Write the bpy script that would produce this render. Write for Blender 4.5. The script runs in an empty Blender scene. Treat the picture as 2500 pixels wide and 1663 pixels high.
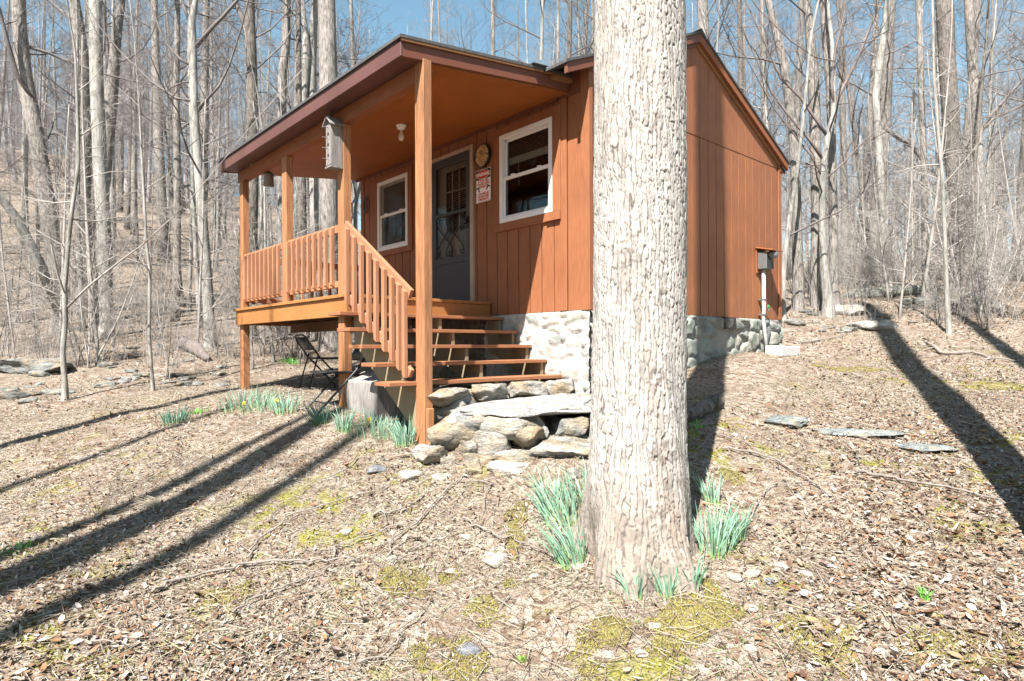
import bpy, bmesh, math, random
import numpy as np
from mathutils import Vector, Matrix, noise as mnoise
R=math.radians
random.seed(7); rng=np.random.default_rng(7)
sc=bpy.context.scene; COL=sc.collection
# ---------------------------------------------------------------- camera model (house metres: X along the porch wall, Y away from porch, Z=0 deck top)
CAM=np.array([4.487,-5.145,-.572]); F=1538.4; HV=847.6; YAW=R(48.10); ROLL=R(-.239)
FW=np.array([-math.sin(YAW),math.cos(YAW),0.]); RT0=np.array([math.cos(YAW),math.sin(YAW),0.]); UP0=np.array([0,0,1.])
RT=RT0*math.cos(ROLL)+UP0*math.sin(ROLL); UPV=-RT0*math.sin(ROLL)+UP0*math.cos(ROLL)
def ray(u,v): return FW+RT*((u-1250)/F)-UPV*((v-HV)/F)
def W3(u,v,D): return CAM+ray(u,v)*D
def cam2w(x,D): return CAM[:2]+FW[:2]*D+RT0[:2]*x
SUNH=np.array([-.425,.905]); SUNB=1.45*.905   # horizontal travel and drop per metre
# ---------------------------------------------------------------- tagging helpers
def tag(o,label=None,cat=None,group=None,kind=None):
    if label: o['label']=label
    if cat: o['category']=cat
    if group: o['group']=group
    if kind: o['kind']=kind
    return o
def empty(name,loc=(0,0,0),rz=0,parent=None):
    o=bpy.data.objects.new(name,None); COL.objects.link(o); o.location=loc; o.rotation_euler=(0,0,rz); o.empty_display_size=.1
    if parent: o.parent=parent
    return o
def obj(name,verts,faces,mat,parent=None,smooth=False,col=None,bevel=0):
    me=bpy.data.meshes.new(name)
    if isinstance(verts,np.ndarray) and isinstance(faces,np.ndarray):
        n=faces.shape[1]; me.vertices.add(len(verts)); me.vertices.foreach_set('co',verts.astype(np.float32).ravel())
        me.loops.add(faces.size); me.loops.foreach_set('vertex_index',faces.astype(np.int32).ravel())
        me.polygons.add(len(faces)); me.polygons.foreach_set('loop_start',np.arange(0,faces.size,n,dtype=np.int32))
        me.polygons.foreach_set('loop_total',np.full(len(faces),n,dtype=np.int32)); me.update(calc_edges=True)
    else:
        me.from_pydata([tuple(v) for v in verts],[],faces); me.update()
    if smooth: me.polygons.foreach_set('use_smooth',np.ones(len(me.polygons),dtype=bool))
    if col is not None:
        a=me.color_attributes.new(name='Col',type='FLOAT_COLOR',domain='POINT')
        c=np.ones((len(me.vertices),4),dtype=np.float32); c[:,:3]=col; a.data.foreach_set('color',c.ravel())
    if mat: me.materials.append(mat)
    o=bpy.data.objects.new(name,me); COL.objects.link(o)
    if parent: o.parent=parent
    if bevel:
        m=o.modifiers.new('b','BEVEL'); m.width=bevel; m.segments=1; m.limit_method='ANGLE'
    return o
class MB:
    def __init__(s): s.v=[]; s.f=[]
    def add(s,vs,fs):
        n=len(s.v); s.v+= [tuple(v) for v in vs]; s.f+=[tuple(i+n for i in f) for f in fs]; return s
    def box(s,x0,x1,y0,y1,z0,z1):
        return s.hexa([(x0,y0,z0),(x1,y0,z0),(x1,y1,z0),(x0,y1,z0),(x0,y0,z1),(x1,y0,z1),(x1,y1,z1),(x0,y1,z1)])
    def hexa(s,p): return s.add(p,[(0,3,2,1),(4,5,6,7),(0,1,5,4),(1,2,6,5),(2,3,7,6),(3,0,4,7)])
    def bar(s,a,b,w,h,up=(0,0,1)):
        a=Vector(a);b=Vector(b);d=(b-a).normalized();sd=d.cross(Vector(up)).normalized()*w/2;u=sd.cross(d).normalized()*h/2
        p=[a-sd-u,a+sd-u,b+sd-u,b-sd-u,a-sd+u,a+sd+u,b+sd+u,b-sd+u]
        return s.hexa(p)
    def prism(s,pts,axis,a,b):   # polygon in the two other axes, extruded along axis between a and b
        def m(p,t): return {'x':(t,p[0],p[1]),'y':(p[0],t,p[1]),'z':(p[0],p[1],t)}[axis]
        n=len(pts); vs=[m(p,a) for p in pts]+[m(p,b) for p in pts]
        fs=[tuple(range(n))[::-1],tuple(range(n,2*n))]+[(i,(i+1)%n,n+(i+1)%n,n+i) for i in range(n)]
        return s.add(vs,fs)
    def tube(s,pts,rad,n=8,cap=True):
        pts=[Vector(p) for p in pts]; k=len(pts)
        if not hasattr(rad,'__len__'): rad=[rad]*k
        t0=(pts[1]-pts[0]).normalized(); ref=Vector((0,0,1)) if abs(t0.z)<.9 else Vector((1,0,0))
        base=len(s.v); vs=[]
        for i,p in enumerate(pts):
            t=(pts[min(i+1,k-1)]-pts[max(i-1,0)]).normalized()
            a=t.cross(ref); 
            if a.length<1e-4: a=t.orthogonal()
            a.normalize(); b=t.cross(a); ref=b.cross(t) if False else ref
            for j in range(n):
                an=2*math.pi*j/n; q=p+(a*math.cos(an)+b*math.sin(an))*rad[i]; vs.append((q.x,q.y,q.z))
        fs=[]
        for i in range(k-1):
            for j in range(n): fs.append((i*n+j,i*n+(j+1)%n,(i+1)*n+(j+1)%n,(i+1)*n+j))
        if cap: fs.append(tuple(range(n))[::-1]); fs.append(tuple((k-1)*n+j for j in range(n)))
        return s.add(vs,fs)
    def lathe(s,prof,c=(0,0,0),n=20,axis='z'):
        vs=[];k=len(prof)
        for r,z in prof:
            for j in range(n):
                a=2*math.pi*j/n; x,y=r*math.cos(a),r*math.sin(a)
                q={'z':(x,y,z),'y':(x,z,y),'x':(z,x,y)}[axis]; vs.append((q[0]+c[0],q[1]+c[1],q[2]+c[2]))
        fs=[(i*n+j,i*n+(j+1)%n,(i+1)*n+(j+1)%n,(i+1)*n+j) for i in range(k-1) for j in range(n)]
        fs+=[tuple(range(n))[::-1],tuple((k-1)*n+j for j in range(n))]
        return s.add(vs,fs)
    def build(s,name,mat,parent=None,smooth=False,bevel=0):
        o=obj(name,s.v,s.f,mat,parent,smooth,bevel=bevel)
        bm=bmesh.new(); bm.from_mesh(o.data); bmesh.ops.recalc_face_normals(bm,faces=bm.faces); bm.to_mesh(o.data); bm.free()
        return o
# ---------------------------------------------------------------- materials
def newmat(name,rough=.7,spec=.3):
    m=bpy.data.materials.new(name); m.use_nodes=True; nt=m.node_tree; b=nt.nodes['Principled BSDF']
    b.inputs['Roughness'].default_value=rough; b.inputs['Specular IOR Level'].default_value=spec
    return m,nt,b
def nd(nt,t,**k):
    n=nt.nodes.new(t)
    for a,b in k.items():
        if hasattr(n,a): setattr(n,a,b)
        else: n.inputs[a].default_value=b
    return n
def coords(nt,scale=(1,1,1),kind='Object'):
    tc=nd(nt,'ShaderNodeTexCoord'); mp=nd(nt,'ShaderNodeMapping'); mp.inputs['Scale'].default_value=scale
    nt.links.new(tc.outputs[kind],mp.inputs[0]); return mp.outputs[0]
def noise(nt,vec,scale,detail=4,rough=.6):
    n=nd(nt,'ShaderNodeTexNoise'); n.inputs['Scale'].default_value=scale; n.inputs['Detail'].default_value=detail; n.inputs['Roughness'].default_value=rough
    nt.links.new(vec,n.inputs['Vector']); return n.outputs['Fac']
def ramp(nt,fac,stops):
    r=nd(nt,'ShaderNodeValToRGB'); e=r.color_ramp.elements
    while len(e)<len(stops): e.new(.5)
    for i,(p,c) in enumerate(stops): e[i].position=p; e[i].color=(c[0],c[1],c[2],1) if hasattr(c,'__len__') else (c,c,c,1)
    nt.links.new(fac,r.inputs[0]); return r.outputs[0]
def mix(nt,fac,a,b,mode='MIX'):
    m=nd(nt,'ShaderNodeMix'); m.data_type='RGBA'; m.blend_type=mode; m.clamp_result=False
    for i,x in ((0,fac),(6,a),(7,b)):
        if hasattr(x,'links'): nt.links.new(x,m.inputs[i])
        else: m.inputs[i].default_value=x if i==0 else ((x[0],x[1],x[2],1) if hasattr(x,'__len__') else (x,x,x,1))
    return m.outputs[2]
def bump(nt,b,h,dist=.01,st=.5):
    n=nd(nt,'ShaderNodeBump'); n.inputs['Strength'].default_value=st; n.inputs['Distance'].default_value=dist
    nt.links.new(h,n.inputs['Height']); nt.links.new(n.outputs[0],b.inputs['Normal'])
def wood(name,c,grain='z',var=.25,rough=.7,gs=1.,worn=None,b=.5):
    m,nt,B=newmat(name,rough)
    sc_={'z':(9,9,.7),'x':(.7,9,9),'y':(9,.7,9)}[grain]
    v=coords(nt,tuple(q*gs for q in sc_)); n1=noise(nt,v,6,5,.65); n2=noise(nt,coords(nt),1.3,4); n3=noise(nt,coords(nt,tuple(q*4*gs for q in sc_)),8,2)
    lo=tuple(q*(1-var) for q in c); hi=tuple(min(1,q*(1+var*.8)) for q in c)
    col=ramp(nt,n1,[(.3,lo),(.55,c),(.75,hi)])
    col=mix(nt,.7,col,ramp(nt,n2,[(.3,.78),(.7,1.14)]),'MULTIPLY')
    if worn:
        w=ramp(nt,noise(nt,coords(nt,tuple(q*2 for q in sc_)),5,6,.75),[(.62,0),(.72,1)]); col=mix(nt,w,col,worn)
    nt.links.new(col,B.inputs['Base Color'])
    bump(nt,B,mix(nt,.5,n1,n3),.006,b); return m
def plain(name,c,rough=.6,metal=0,var=.12,scale=8,spec=.3,bm=0):
    m,nt,B=newmat(name,rough,spec); B.inputs['Metallic'].default_value=metal
    n=noise(nt,coords(nt),scale,5); nt.links.new(ramp(nt,n,[(.3,tuple(q*(1-var) for q in c)),(.7,tuple(min(1,q*(1+var)) for q in c))]),B.inputs['Base Color'])
    if bm: bump(nt,B,n,.01,bm)
    return m
def attrmat(name,rough=.85,mulvar=.15,scale=40,bm=.4,dist=.006,trans=0):
    m,nt,B=newmat(name,rough,.2); a=nd(nt,'ShaderNodeVertexColor'); a.layer_name='Col'
    n=noise(nt,coords(nt),scale,5,.7); c=mix(nt,1.,a.outputs[0],ramp(nt,n,[(.25,1-mulvar),(.75,1+mulvar)]),'MULTIPLY')
    nt.links.new(c,B.inputs['Base Color']); bump(nt,B,n,dist,bm)
    return m
def bark(name,c1,c2,c3,sc_=1.,b=1.):
    m,nt,B=newmat(name,.9,.15); v=coords(nt,(7*sc_,7*sc_,1.3*sc_)); n=noise(nt,v,5,6,.7); n2=noise(nt,coords(nt,(1,1,.6)),1.1,5,.6)
    col=ramp(nt,n,[(.36,c1),(.5,c2),(.68,c3)]); col=mix(nt,.9,col,ramp(nt,n2,[(.35,(.62,.64,.6)),(.6,(1.1,1.08,1.05))]),'MULTIPLY')
    nt.links.new(col,B.inputs['Base Color']); bump(nt,B,n,.03,b); return m
M={}
M['siding']=wood('siding_paint',(.245,.094,.041),'z',.22,.62,b=.25)
M['post']=wood('post_stain',(0.304,0.1368,0.0608),'z',.42,.7,.8,b=.8)
M['rail']=wood('rail_stain',(0.304,0.1429,0.076),'z',.2,.7,b=.4,worn=(0.304,0.2189,0.1459))
M['deck']=wood('deck_stain',(0.304,0.1277,0.03952),'x',.16,.6,b=.3)
M['tread']=wood('tread_stain',(0.2797,0.1155,0.05472),'y',.2,.7,b=.4,worn=(0.2797,0.2128,0.1581))
M['ceil']=wood('ceiling_plywood',(0.2858,0.09424,0.01702),'x',.12,.6,.5,b=.1)
M['trim']=wood('brown_trim',(0.1459,0.05168,0.0304),'y',.14,.55,b=.2)
M['fascia']=wood('fascia_paint',(.105,.048,.040),'x',.08,.5,b=.1)
M['beam']=wood('beam_stain',(0.2189,0.076,0.0304),'x',.2,.65)
M['rawwood']=wood('raw_wood',(0.2554,0.1216,0.05472),'y',.3,.8)
M['string']=wood('stringer_wood',(0.2432,0.1885,0.1155),'z',.15,.8)
M['joist']=wood('joist_wood',(0.1216,0.0608,0.0304),'y',.2,.8)
M['white']=plain('white_vinyl',(0.6864,0.6864,0.6864),.35,0,.02,20)
M['doortrim']=wood('bare_door_trim',(0.377,0.2736,0.2006),'z',.1,.7,b=.2)
M['storm']=plain('dark_door_paint',(0.0456,0.04864,0.05472),.45,0,.08,4)
M['inner']=plain('beige_door',(0.3344,0.2979,0.2554),.5,0,.06,4)
M['iron']=plain('black_iron',(.025,.023,.022),.5)
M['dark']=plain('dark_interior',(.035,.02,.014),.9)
M['blind']=plain('blind_slats',(0.4013,0.377,0.3283),.5,0,.04)
M['roof']=plain('shingle_roof',(0.06688,0.06688,0.06688),.85,0,.35,30,bm=.5)
M['flash']=plain('metal_flashing',(0.44,0.48,0.496),.3,.7)
M['black']=plain('black_metal',(.03,.03,.032),.35,.3,.2,15)
M['grey']=plain('grey_metal',(0.1946,0.2006,0.2006),.4,.6,.2,20)
M['pvc']=plain('white_pvc',(0.4378,0.4317,0.4134),.4,0,.05)
M['bulb']=plain('frosted_bulb',(.7,.62,.5),.15)
M['concrete']=plain('painted_concrete',(0.4332,0.4274,0.4101),.8,0,.06,30,bm=.2)
M['oldwood']=wood('weathered_wood',(0.2189,0.2006,0.1885),'z',.4,.9,1.,b=1.)
M['stumpw']=wood('stump_wood',(0.2675,0.2432,0.2238),'z',.4,.95,1.6,b=1.,worn=(0.1216,0.09728,0.08272))
M['bark']=bark('tree_bark',(0.1006,0.08584,0.07696),(0.2368,0.2161,0.2013),(0.3552,0.3315,0.3078))
M['bark2']=bark('smooth_bark',(0.148,0.1391,0.1302),(0.2664,0.2546,0.2368),(0.367,0.3552,0.3374),.6,.5)
M['bark3']=bark('dark_or_shaded_bark',(0.0592,0.05032,0.0444),(0.148,0.1302,0.1184),(0.2486,0.2309,0.2072))  # naturally dark bark; on some hero trunks its darkness is painted shade
M['twig']=plain('twig_bark',(0.2131,0.1954,0.1865),.9,0,.25,2)
M['twig2']=plain('brush_twig',(0.2723,0.2486,0.225),.9,0,.25,2)
M['twigm']=plain('mid_twig_bark',(0.1302,0.1154,0.1095),.9,0,.25,2)
M['twigd']=plain('dark_twig_bark',(.14,.115,.105),.9,0,.3,2)
M['fallen']=wood('fallen_branch_bark',(0.2131,0.1835,0.1598),'x',.4,.95,1.)
def rockmat(name):
    m,nt,B=newmat(name,.92,.15); a=nd(nt,'ShaderNodeVertexColor'); a.layer_name='Col'; v=coords(nt,(1,1,3.2)); v1=coords(nt)
    n=noise(nt,v,7,7,.72); n2=noise(nt,v1,45,4,.7); vo=nd(nt,'ShaderNodeTexVoronoi'); vo.feature='DISTANCE_TO_EDGE'; vo.inputs['Scale'].default_value=5
    wn=nd(nt,'ShaderNodeTexNoise'); wn.inputs['Scale'].default_value=4; nt.links.new(v,wn.inputs['Vector']); vm=nd(nt,'ShaderNodeVectorMath',operation='MULTIPLY_ADD'); nt.links.new(wn.outputs['Color'],vm.inputs[0]); vm.inputs[1].default_value=(.5,.5,.9); nt.links.new(v,vm.inputs[2]); nt.links.new(vm.outputs[0],vo.inputs['Vector'])
    cr=ramp(nt,vo.outputs['Distance'],[(.0,.0),(.012,1)])
    c=mix(nt,1.,a.outputs[0],ramp(nt,n,[(.32,(.42,.42,.43)),(.5,(.9,.89,.87)),(.7,(1.25,1.23,1.18))]),'MULTIPLY'); c=mix(nt,1.,c,ramp(nt,n2,[(.3,.8),(.7,1.15)]),'MULTIPLY')
    st=ramp(nt,noise(nt,v1,2.3,5,.7),[(.56,0),(.66,1)]); c=mix(nt,mix(nt,1.,st,.55,'MULTIPLY'),c,(.40,.28,.16))
    c=mix(nt,1.,c,ramp(nt,cr,[(0,.8),(1,1)]),'MULTIPLY'); nt.links.new(c,B.inputs['Base Color'])
    h=mix(nt,.3,n,n2); h=mix(nt,.2,h,cr); bump(nt,B,h,.09,1.); return m
M['rockv']=rockmat('stone')
M['mason']=attrmat('masonry_stone',.9,.2,25,.8,.012)
M['bigbark']=attrmat('oak_bark',.95,.22,30,.6,.008)
M['leaf']=attrmat('leaf_litter',.75,.1,60,.2)
M['daff']=attrmat('daffodil_leaf',.4,.12,20,.1)
def glassmat():
    m=bpy.data.materials.new('window_glass'); m.use_nodes=True; nt=m.node_tree; nt.nodes.clear()
    o=nd(nt,'ShaderNodeOutputMaterial'); t=nd(nt,'ShaderNodeBsdfTransparent'); t.inputs[0].default_value=(.75,.77,.77,1)
    g=nd(nt,'ShaderNodeBsdfGlossy'); g.inputs['Roughness'].default_value=.02; ge=nd(nt,'ShaderNodeNewGeometry'); dp=nd(nt,'ShaderNodeVectorMath',operation='DOT_PRODUCT'); nt.links.new(ge.outputs['Normal'],dp.inputs[0]); nt.links.new(ge.outputs['Incoming'],dp.inputs[1])
    f=nd(nt,'ShaderNodeMath',operation='MULTIPLY_ADD'); f.inputs[1].default_value=.9; f.inputs[2].default_value=.05
    om=nd(nt,'ShaderNodeMath',operation='SUBTRACT'); om.inputs[0].default_value=1.; ab=nd(nt,'ShaderNodeMath',operation='ABSOLUTE'); nt.links.new(dp.outputs['Value'],ab.inputs[0]); nt.links.new(ab.outputs[0],om.inputs[1])
    pw=nd(nt,'ShaderNodeMath',operation='POWER'); pw.inputs[1].default_value=5.; nt.links.new(om.outputs[0],pw.inputs[0]); nt.links.new(pw.outputs[0],f.inputs[0])
    x=nd(nt,'ShaderNodeMixShader'); nt.links.new(f.outputs[0],x.inputs[0]); nt.links.new(t.outputs[0],x.inputs[1]); nt.links.new(g.outputs[0],x.inputs[2]); nt.links.new(x.outputs[0],o.inputs[0]); return m
M['glass']=glassmat()
def screenmat():
    m=bpy.data.materials.new('insect_screen'); m.use_nodes=True; nt=m.node_tree; nt.nodes.clear()
    o=nd(nt,'ShaderNodeOutputMaterial'); t=nd(nt,'ShaderNodeBsdfTransparent'); g=nd(nt,'ShaderNodeBsdfDiffuse'); g.inputs[0].default_value=(.12,.11,.1,1)
    x=nd(nt,'ShaderNodeMixShader'); x.inputs[0].default_value=.3; nt.links.new(t.outputs[0],x.inputs[1]); nt.links.new(g.outputs[0],x.inputs[2]); nt.links.new(x.outputs[0],o.inputs[0]); return m
M['screen']=screenmat()
# ---------------------------------------------------------------- terrain (thin plate spline through surveyed ground points)
cols={-700:[(1663,2.9),(1250,5),(1000,8),(880,12),(780,16),(580,28),(430,60),(400,110),(450,200)],
 0:[(1663,2.95),(1250,4.9),(1000,8),(880,11.5),(800,15),(640,24),(460,50),(360,95),(420,180)],
 450:[(1663,3.),(1250,4.8),(1000,7.7),(868,11.5),(815,14),(680,24),(550,50),(450,95),(500,180)],
 900:[(1663,3.),(1250,4.6),(840,14),(750,24),(650,50),(580,95),(620,180)],
 1300:[(1663,3.),(1250,4.5),(810,14),(750,24),(690,50),(640,95),(640,180)],
 1700:[(1663,2.95),(1400,3.8),(1160,5.0),(1010,6.2),(760,12.5),(735,18),(700,30),(680,60),(650,110),(650,200)],
 2100:[(1663,2.9),(1250,4.4),(1000,6.6),(870,9.3),(775,11.5),(720,16),(690,30),(665,60),(640,110),(640,200)],
 2500:[(1663,2.85),(1250,4.3),(1000,6.3),(850,9),(760,12),(705,16),(690,30),(665,60),(640,110),(640,200)],
 3200:[(1663,2.8),(1250,4.2),(1000,6.2),(850,9),(760,12),(700,16),(690,30),(670,60),(650,110),(650,200)]}
CP=[]
for u,l in cols.items():
    for v,D in l:
        p=W3(u,v,D); CP.append((p[0],p[1],p[2]))
CP+=[(-.3,-1.95,-1.46),(-1.85,-1.95,-1.22),(-4.9,-1.95,-1.165),(-3.4,-1.95,-1.18),(-4.9,0,-1.1),(-2,-.3,-1.15),(0.05,0,-1.2),(0,2.,-.82),(0,2.8,-.68),(0,4.4,-.62),
     (1.2,-1.6,-1.47),(.6,-.3,-1.3),(2.05,-1.88,-1.87),(-4.9,4.4,-.5),(-2.5,2,-.8)]
for x,D,z in ((0,0,-2.45),(-6,0,-2.5),(6,0,-2.4),(0,-8,-3.2),(-12,-8,-3.4),(12,-8,-3.),(0,-60,-9),(-60,-60,-8),(60,-60,-9),(-60,0,0),(60,0,1),(-120,20,20),(120,20,6)):
    q=cam2w(x,D); CP.append((q[0],q[1],z))
CP=np.array(CP)
def U_(r2): return np.where(r2>1e-12,.5*r2*np.log(np.maximum(r2,1e-12)),0)
_P=CP[:,:2]; _n=len(_P); _K=U_(((_P[:,None]-_P[None])**2).sum(-1))+np.eye(_n)*.15
_Q=np.c_[np.ones(_n),_P]; _A=np.block([[_K,_Q],[_Q.T,np.zeros((3,3))]]); _w=np.linalg.solve(_A,np.r_[CP[:,2],0,0,0])
def terr0(xy):
    xy=np.atleast_2d(xy); out=np.empty(len(xy))
    for i in range(0,len(xy),20000):
        q=xy[i:i+20000]; k=U_(((q[:,None]-_P[None])**2).sum(-1)); out[i:i+20000]=k@_w[:_n]+np.c_[np.ones(len(q)),q]@_w[_n:]
    return out
def vnoise(x,y,seed=0):   # value noise
    xi=np.floor(x).astype(np.int64); yi=np.floor(y).astype(np.int64); fx=x-xi; fy=y-yi; fx=fx*fx*(3-2*fx); fy=fy*fy*(3-2*fy)
    def h(a,b):
        n=(a*374761393+b*668265263+seed*982451653)&0xffffffff; n=((n^(n>>13))*1274126177)&0xffffffff; return ((n^(n>>16))&0xffff)/65535.
    return (h(xi,yi)*(1-fx)+h(xi+1,yi)*fx)*(1-fy)+(h(xi,yi+1)*(1-fx)+h(xi+1,yi+1)*fx)*fy
def fbm(x,y,seed=0,o=4):
    s=0;a=.5
    for i in range(o): s=s+a*vnoise(x*2**i,y*2**i,seed+i); a*=.5
    return s
def terr(xy):
    xy=np.atleast_2d(xy); d=np.hypot(xy[:,0]-CAM[0],xy[:,1]-CAM[1])
    return terr0(xy)+(fbm(xy[:,0]*1.3,xy[:,1]*1.3,3)-.47)*.09+(fbm(xy[:,0]*.15,xy[:,1]*.15,9)-.47)*np.clip((d-11)/20,0,1)*1.2
def tz(x,y): return float(terr(np.array([[x,y]]))[0])
def gp(u,v,dmin=1.5,dmax=120):
    r=ray(u,v); Ds=np.exp(np.linspace(math.log(dmin),math.log(dmax),900)); P=CAM+Ds[:,None]*r
    h=P[:,2]-terr(P[:,:2]); i=np.argmax(h<0) if (h<0).any() else len(Ds)-1
    if i>0:
        a=h[i-1]/(h[i-1]-h[i]+1e-9); D=Ds[i-1]+(Ds[i]-Ds[i-1])*a
    else: D=Ds[i]
    p=CAM+r*D; return np.array([p[0],p[1],tz(p[0],p[1])]),D
# ground mesh
nx,ny=360,380
t=np.linspace(-1,1,nx); xs=np.sinh(t*4.6)/math.sinh(4.6)*150
t=np.linspace(-.62,1,ny); ys=np.sinh(t*4.6)/math.sinh(4.6)*230+4.5
gx,gy=np.meshgrid(xs,ys); gw=CAM[:2]+gx.ravel()[:,None]*RT0[:2]+gy.ravel()[:,None]*FW[:2]
gz=terr(gw); gv=np.c_[gw,gz]
ii=np.arange(nx*ny).reshape(ny,nx); gf=np.stack([ii[:-1,:-1],ii[:-1,1:],ii[1:,1:],ii[1:,:-1]],-1).reshape(-1,4)
def groundmat():
    m,nt,B=newmat('leafy_ground',.95,.1); v=coords(nt)
    warp=nd(nt,'ShaderNodeTexNoise'); warp.inputs['Scale'].default_value=9; nt.links.new(v,warp.inputs['Vector'])
    vv=nd(nt,'ShaderNodeVectorMath',operation='MULTIPLY_ADD'); nt.links.new(warp.outputs['Color'],vv.inputs[0]); vv.inputs[1].default_value=(.06,.06,.06); nt.links.new(v,vv.inputs[2])
    def vor(s):
        n=nd(nt,'ShaderNodeTexVoronoi'); n.inputs['Scale'].default_value=s; nt.links.new(vv.outputs[0],n.inputs['Vector']); return n
    a=vor(22); b=vor(60); sep=nd(nt,'ShaderNodeSeparateColor'); nt.links.new(a.outputs['Color'],sep.inputs[0]); sep2=nd(nt,'ShaderNodeSeparateColor'); nt.links.new(b.outputs['Color'],sep2.inputs[0])
    c1=ramp(nt,sep.outputs[0],[(0,(.20,.125,.08)),(.3,(.36,.25,.17)),(.65,(.47,.37,.28)),(1,(.60,.50,.41))])
    c2=ramp(nt,sep2.outputs[0],[(0,(.13,.09,.06)),(.35,(.30,.22,.155)),(.7,(.46,.37,.27)),(1,(.62,.54,.43))])
    big=noise(nt,v,.9,4); col=mix(nt,ramp(nt,big,[(.42,0),(.6,1)]),c1,c2)
    dirt=ramp(nt,noise(nt,v,2.3,5,.65),[(.5,0),(.64,1)]); col=mix(nt,mix(nt,1.,dirt,.6,'MULTIPLY'),col,(.27,.195,.14))
    mn=noise(nt,v,3.1,5,.7); mm=noise(nt,v,.55,3); moss=mix(nt,1.,ramp(nt,mn,[(.54,0),(.60,1)]),ramp(nt,mm,[(.46,0),(.56,1)]),'MULTIPLY')
    # moss only near the clearing in front of the cabin
    sx=nd(nt,'ShaderNodeVectorMath',operation='DISTANCE'); nt.links.new(v,sx.inputs[0]); sx.inputs[1].default_value=(3.6,-2.2,-1.6)
    near=ramp(nt,mathn(nt,'DIVIDE',sx.outputs['Value'],12.),[(.3,1),(.85,0)]); moss=mix(nt,1.,moss,near,'MULTIPLY')
    mc=ramp(nt,noise(nt,v,40,3),[(.3,(.22,.20,.03)),(.7,(.44,.39,.09))]); col=mix(nt,moss,col,mc)
    gr=ramp(nt,noise(nt,v,14,4,.7),[(.6,0),(.68,1)]); gr=mix(nt,1.,gr,near,'MULTIPLY'); col=mix(nt,mix(nt,1.,gr,.55,'MULTIPLY'),col,(.27,.33,.14))
    col=mix(nt,1.,col,(.50,.52,.545),'MULTIPLY'); nt.links.new(col,B.inputs['Base Color']); h=mix(nt,.5,a.outputs['Distance'],b.outputs['Distance']); h=mix(nt,.4,h,noise(nt,v,30,5)); bump(nt,B,h,.05,.9)
    return m
def mathn(nt,op,a,b):
    n=nd(nt,'ShaderNodeMath',operation=op)
    for i,x in enumerate((a,b)):
        if hasattr(x,'links'): nt.links.new(x,n.inputs[i])
        else: n.inputs[i].default_value=x
    return n.outputs[0]
M['ground']=groundmat()
o=obj('ground',gv,gf,M['ground'],smooth=True); tag(o,kind='structure')
# ---------------------------------------------------------------- masonry generator (real relief, one colour per stone)
def masonry(name,o,du,n,L,ztop,zbot,cw=.24,ch=.17,seed=1,parent=None,res=.022,relief=.05,cols=None,mortar=(.46,.44,.40)):
    o=np.array(o,float);du=np.array(du,float);n=np.array(n,float)
    nu=int(L/res);nz=int((ztop-zbot)/res); u=np.linspace(0,L,nu+1); z=np.linspace(zbot,ztop,nz+1); U,Z=np.meshgrid(u,z); U=U.ravel();Z=Z.ravel()
    wu=U+(fbm(U*5,Z*5,seed+11)-.47)*.12; wz=Z+(fbm(U*5,Z*5,seed+31)-.47)*.12
    r=np.random.default_rng(seed); nc=int(L/cw)+5; nr=int((ztop-zbot)/ch)+5; jit=r.random((nr,nc,2))
    cu=np.floor(wu/cw).astype(int); cz=np.floor((wz-zbot)/ch).astype(int); F1=np.full(len(U),9.);F2=np.full(len(U),9.); ID=np.zeros(len(U),int)
    for a in (-2,-1,0,1,2):
        for b in (-2,-1,0,1,2):
            cc=np.clip(cu+a+2,0,nc-1); rr=np.clip(cz+b+2,0,nr-1)
            px=(cc-2+jit[rr,cc,0]*1.1)*cw; pz=zbot+(rr-2+jit[rr,cc,1]*1.1)*ch
            d=np.hypot((wu-px)/cw,(wz-pz)/ch); idn=rr*nc+cc
            m1=d<F1; m2=(~m1)&(d<F2)&(idn!=ID); F2=np.where(m1,np.where(idn==ID,F2,F1),np.where(m2,d,F2)); ID=np.where(m1,idn,ID); F1=np.where(m1,d,F1)
    e=np.clip((F2-F1-.06)/.22,0,1); e=e*e*(3-2*e)
    rs=np.random.default_rng(seed+5).random((nr*nc,4)); tilt=(rs[ID,1]-.5)*(wu-np.round(wu/cw)*cw)*.25
    h=e*(relief*(.55+.6*rs[ID,0])+tilt)+(fbm(U*14,Z*14,seed+3)-.47)*.018+(fbm(U*45,Z*45,seed+4,2)-.4)*.006
    top=np.clip((ztop-Z)/.02,0,1); h=h*top
    P=o+U[:,None]*du+n*h[:,None]; P[:,2]=Z
    cols=cols or [(.40,.40,.36),(.30,.33,.30),(.48,.44,.38),(.36,.34,.31),(.25,.29,.27),(.50,.48,.44)]
    base=np.array(cols)[(rs[ID,2]*len(cols)).astype(int)]*(.8+.4*rs[ID,3])[:,None]
    f=fbm(U*9,Z*9,seed+8)[:,None]; base=base*(.7+.65*f); lich=np.clip((fbm(U*4,Z*4,seed+19)-.55)*8,0,1)[:,None]; base=base*(1-lich*.6)+np.array((.38,.42,.35))*lich*.6
    c=(base*e[:,None]+np.array(mortar)*(1-e[:,None])*(.8+.35*f))*(.62 if cw>=.29 and ch<.15 else .50)
    ii=np.arange((nu+1)*(nz+1)).reshape(nz+1,nu+1); fc=np.stack([ii[:-1,:-1],ii[:-1,1:],ii[1:,1:],ii[1:,:-1]],-1).reshape(-1,4)
    return obj(name,P,fc,M['mason'],parent,True,c)
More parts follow.
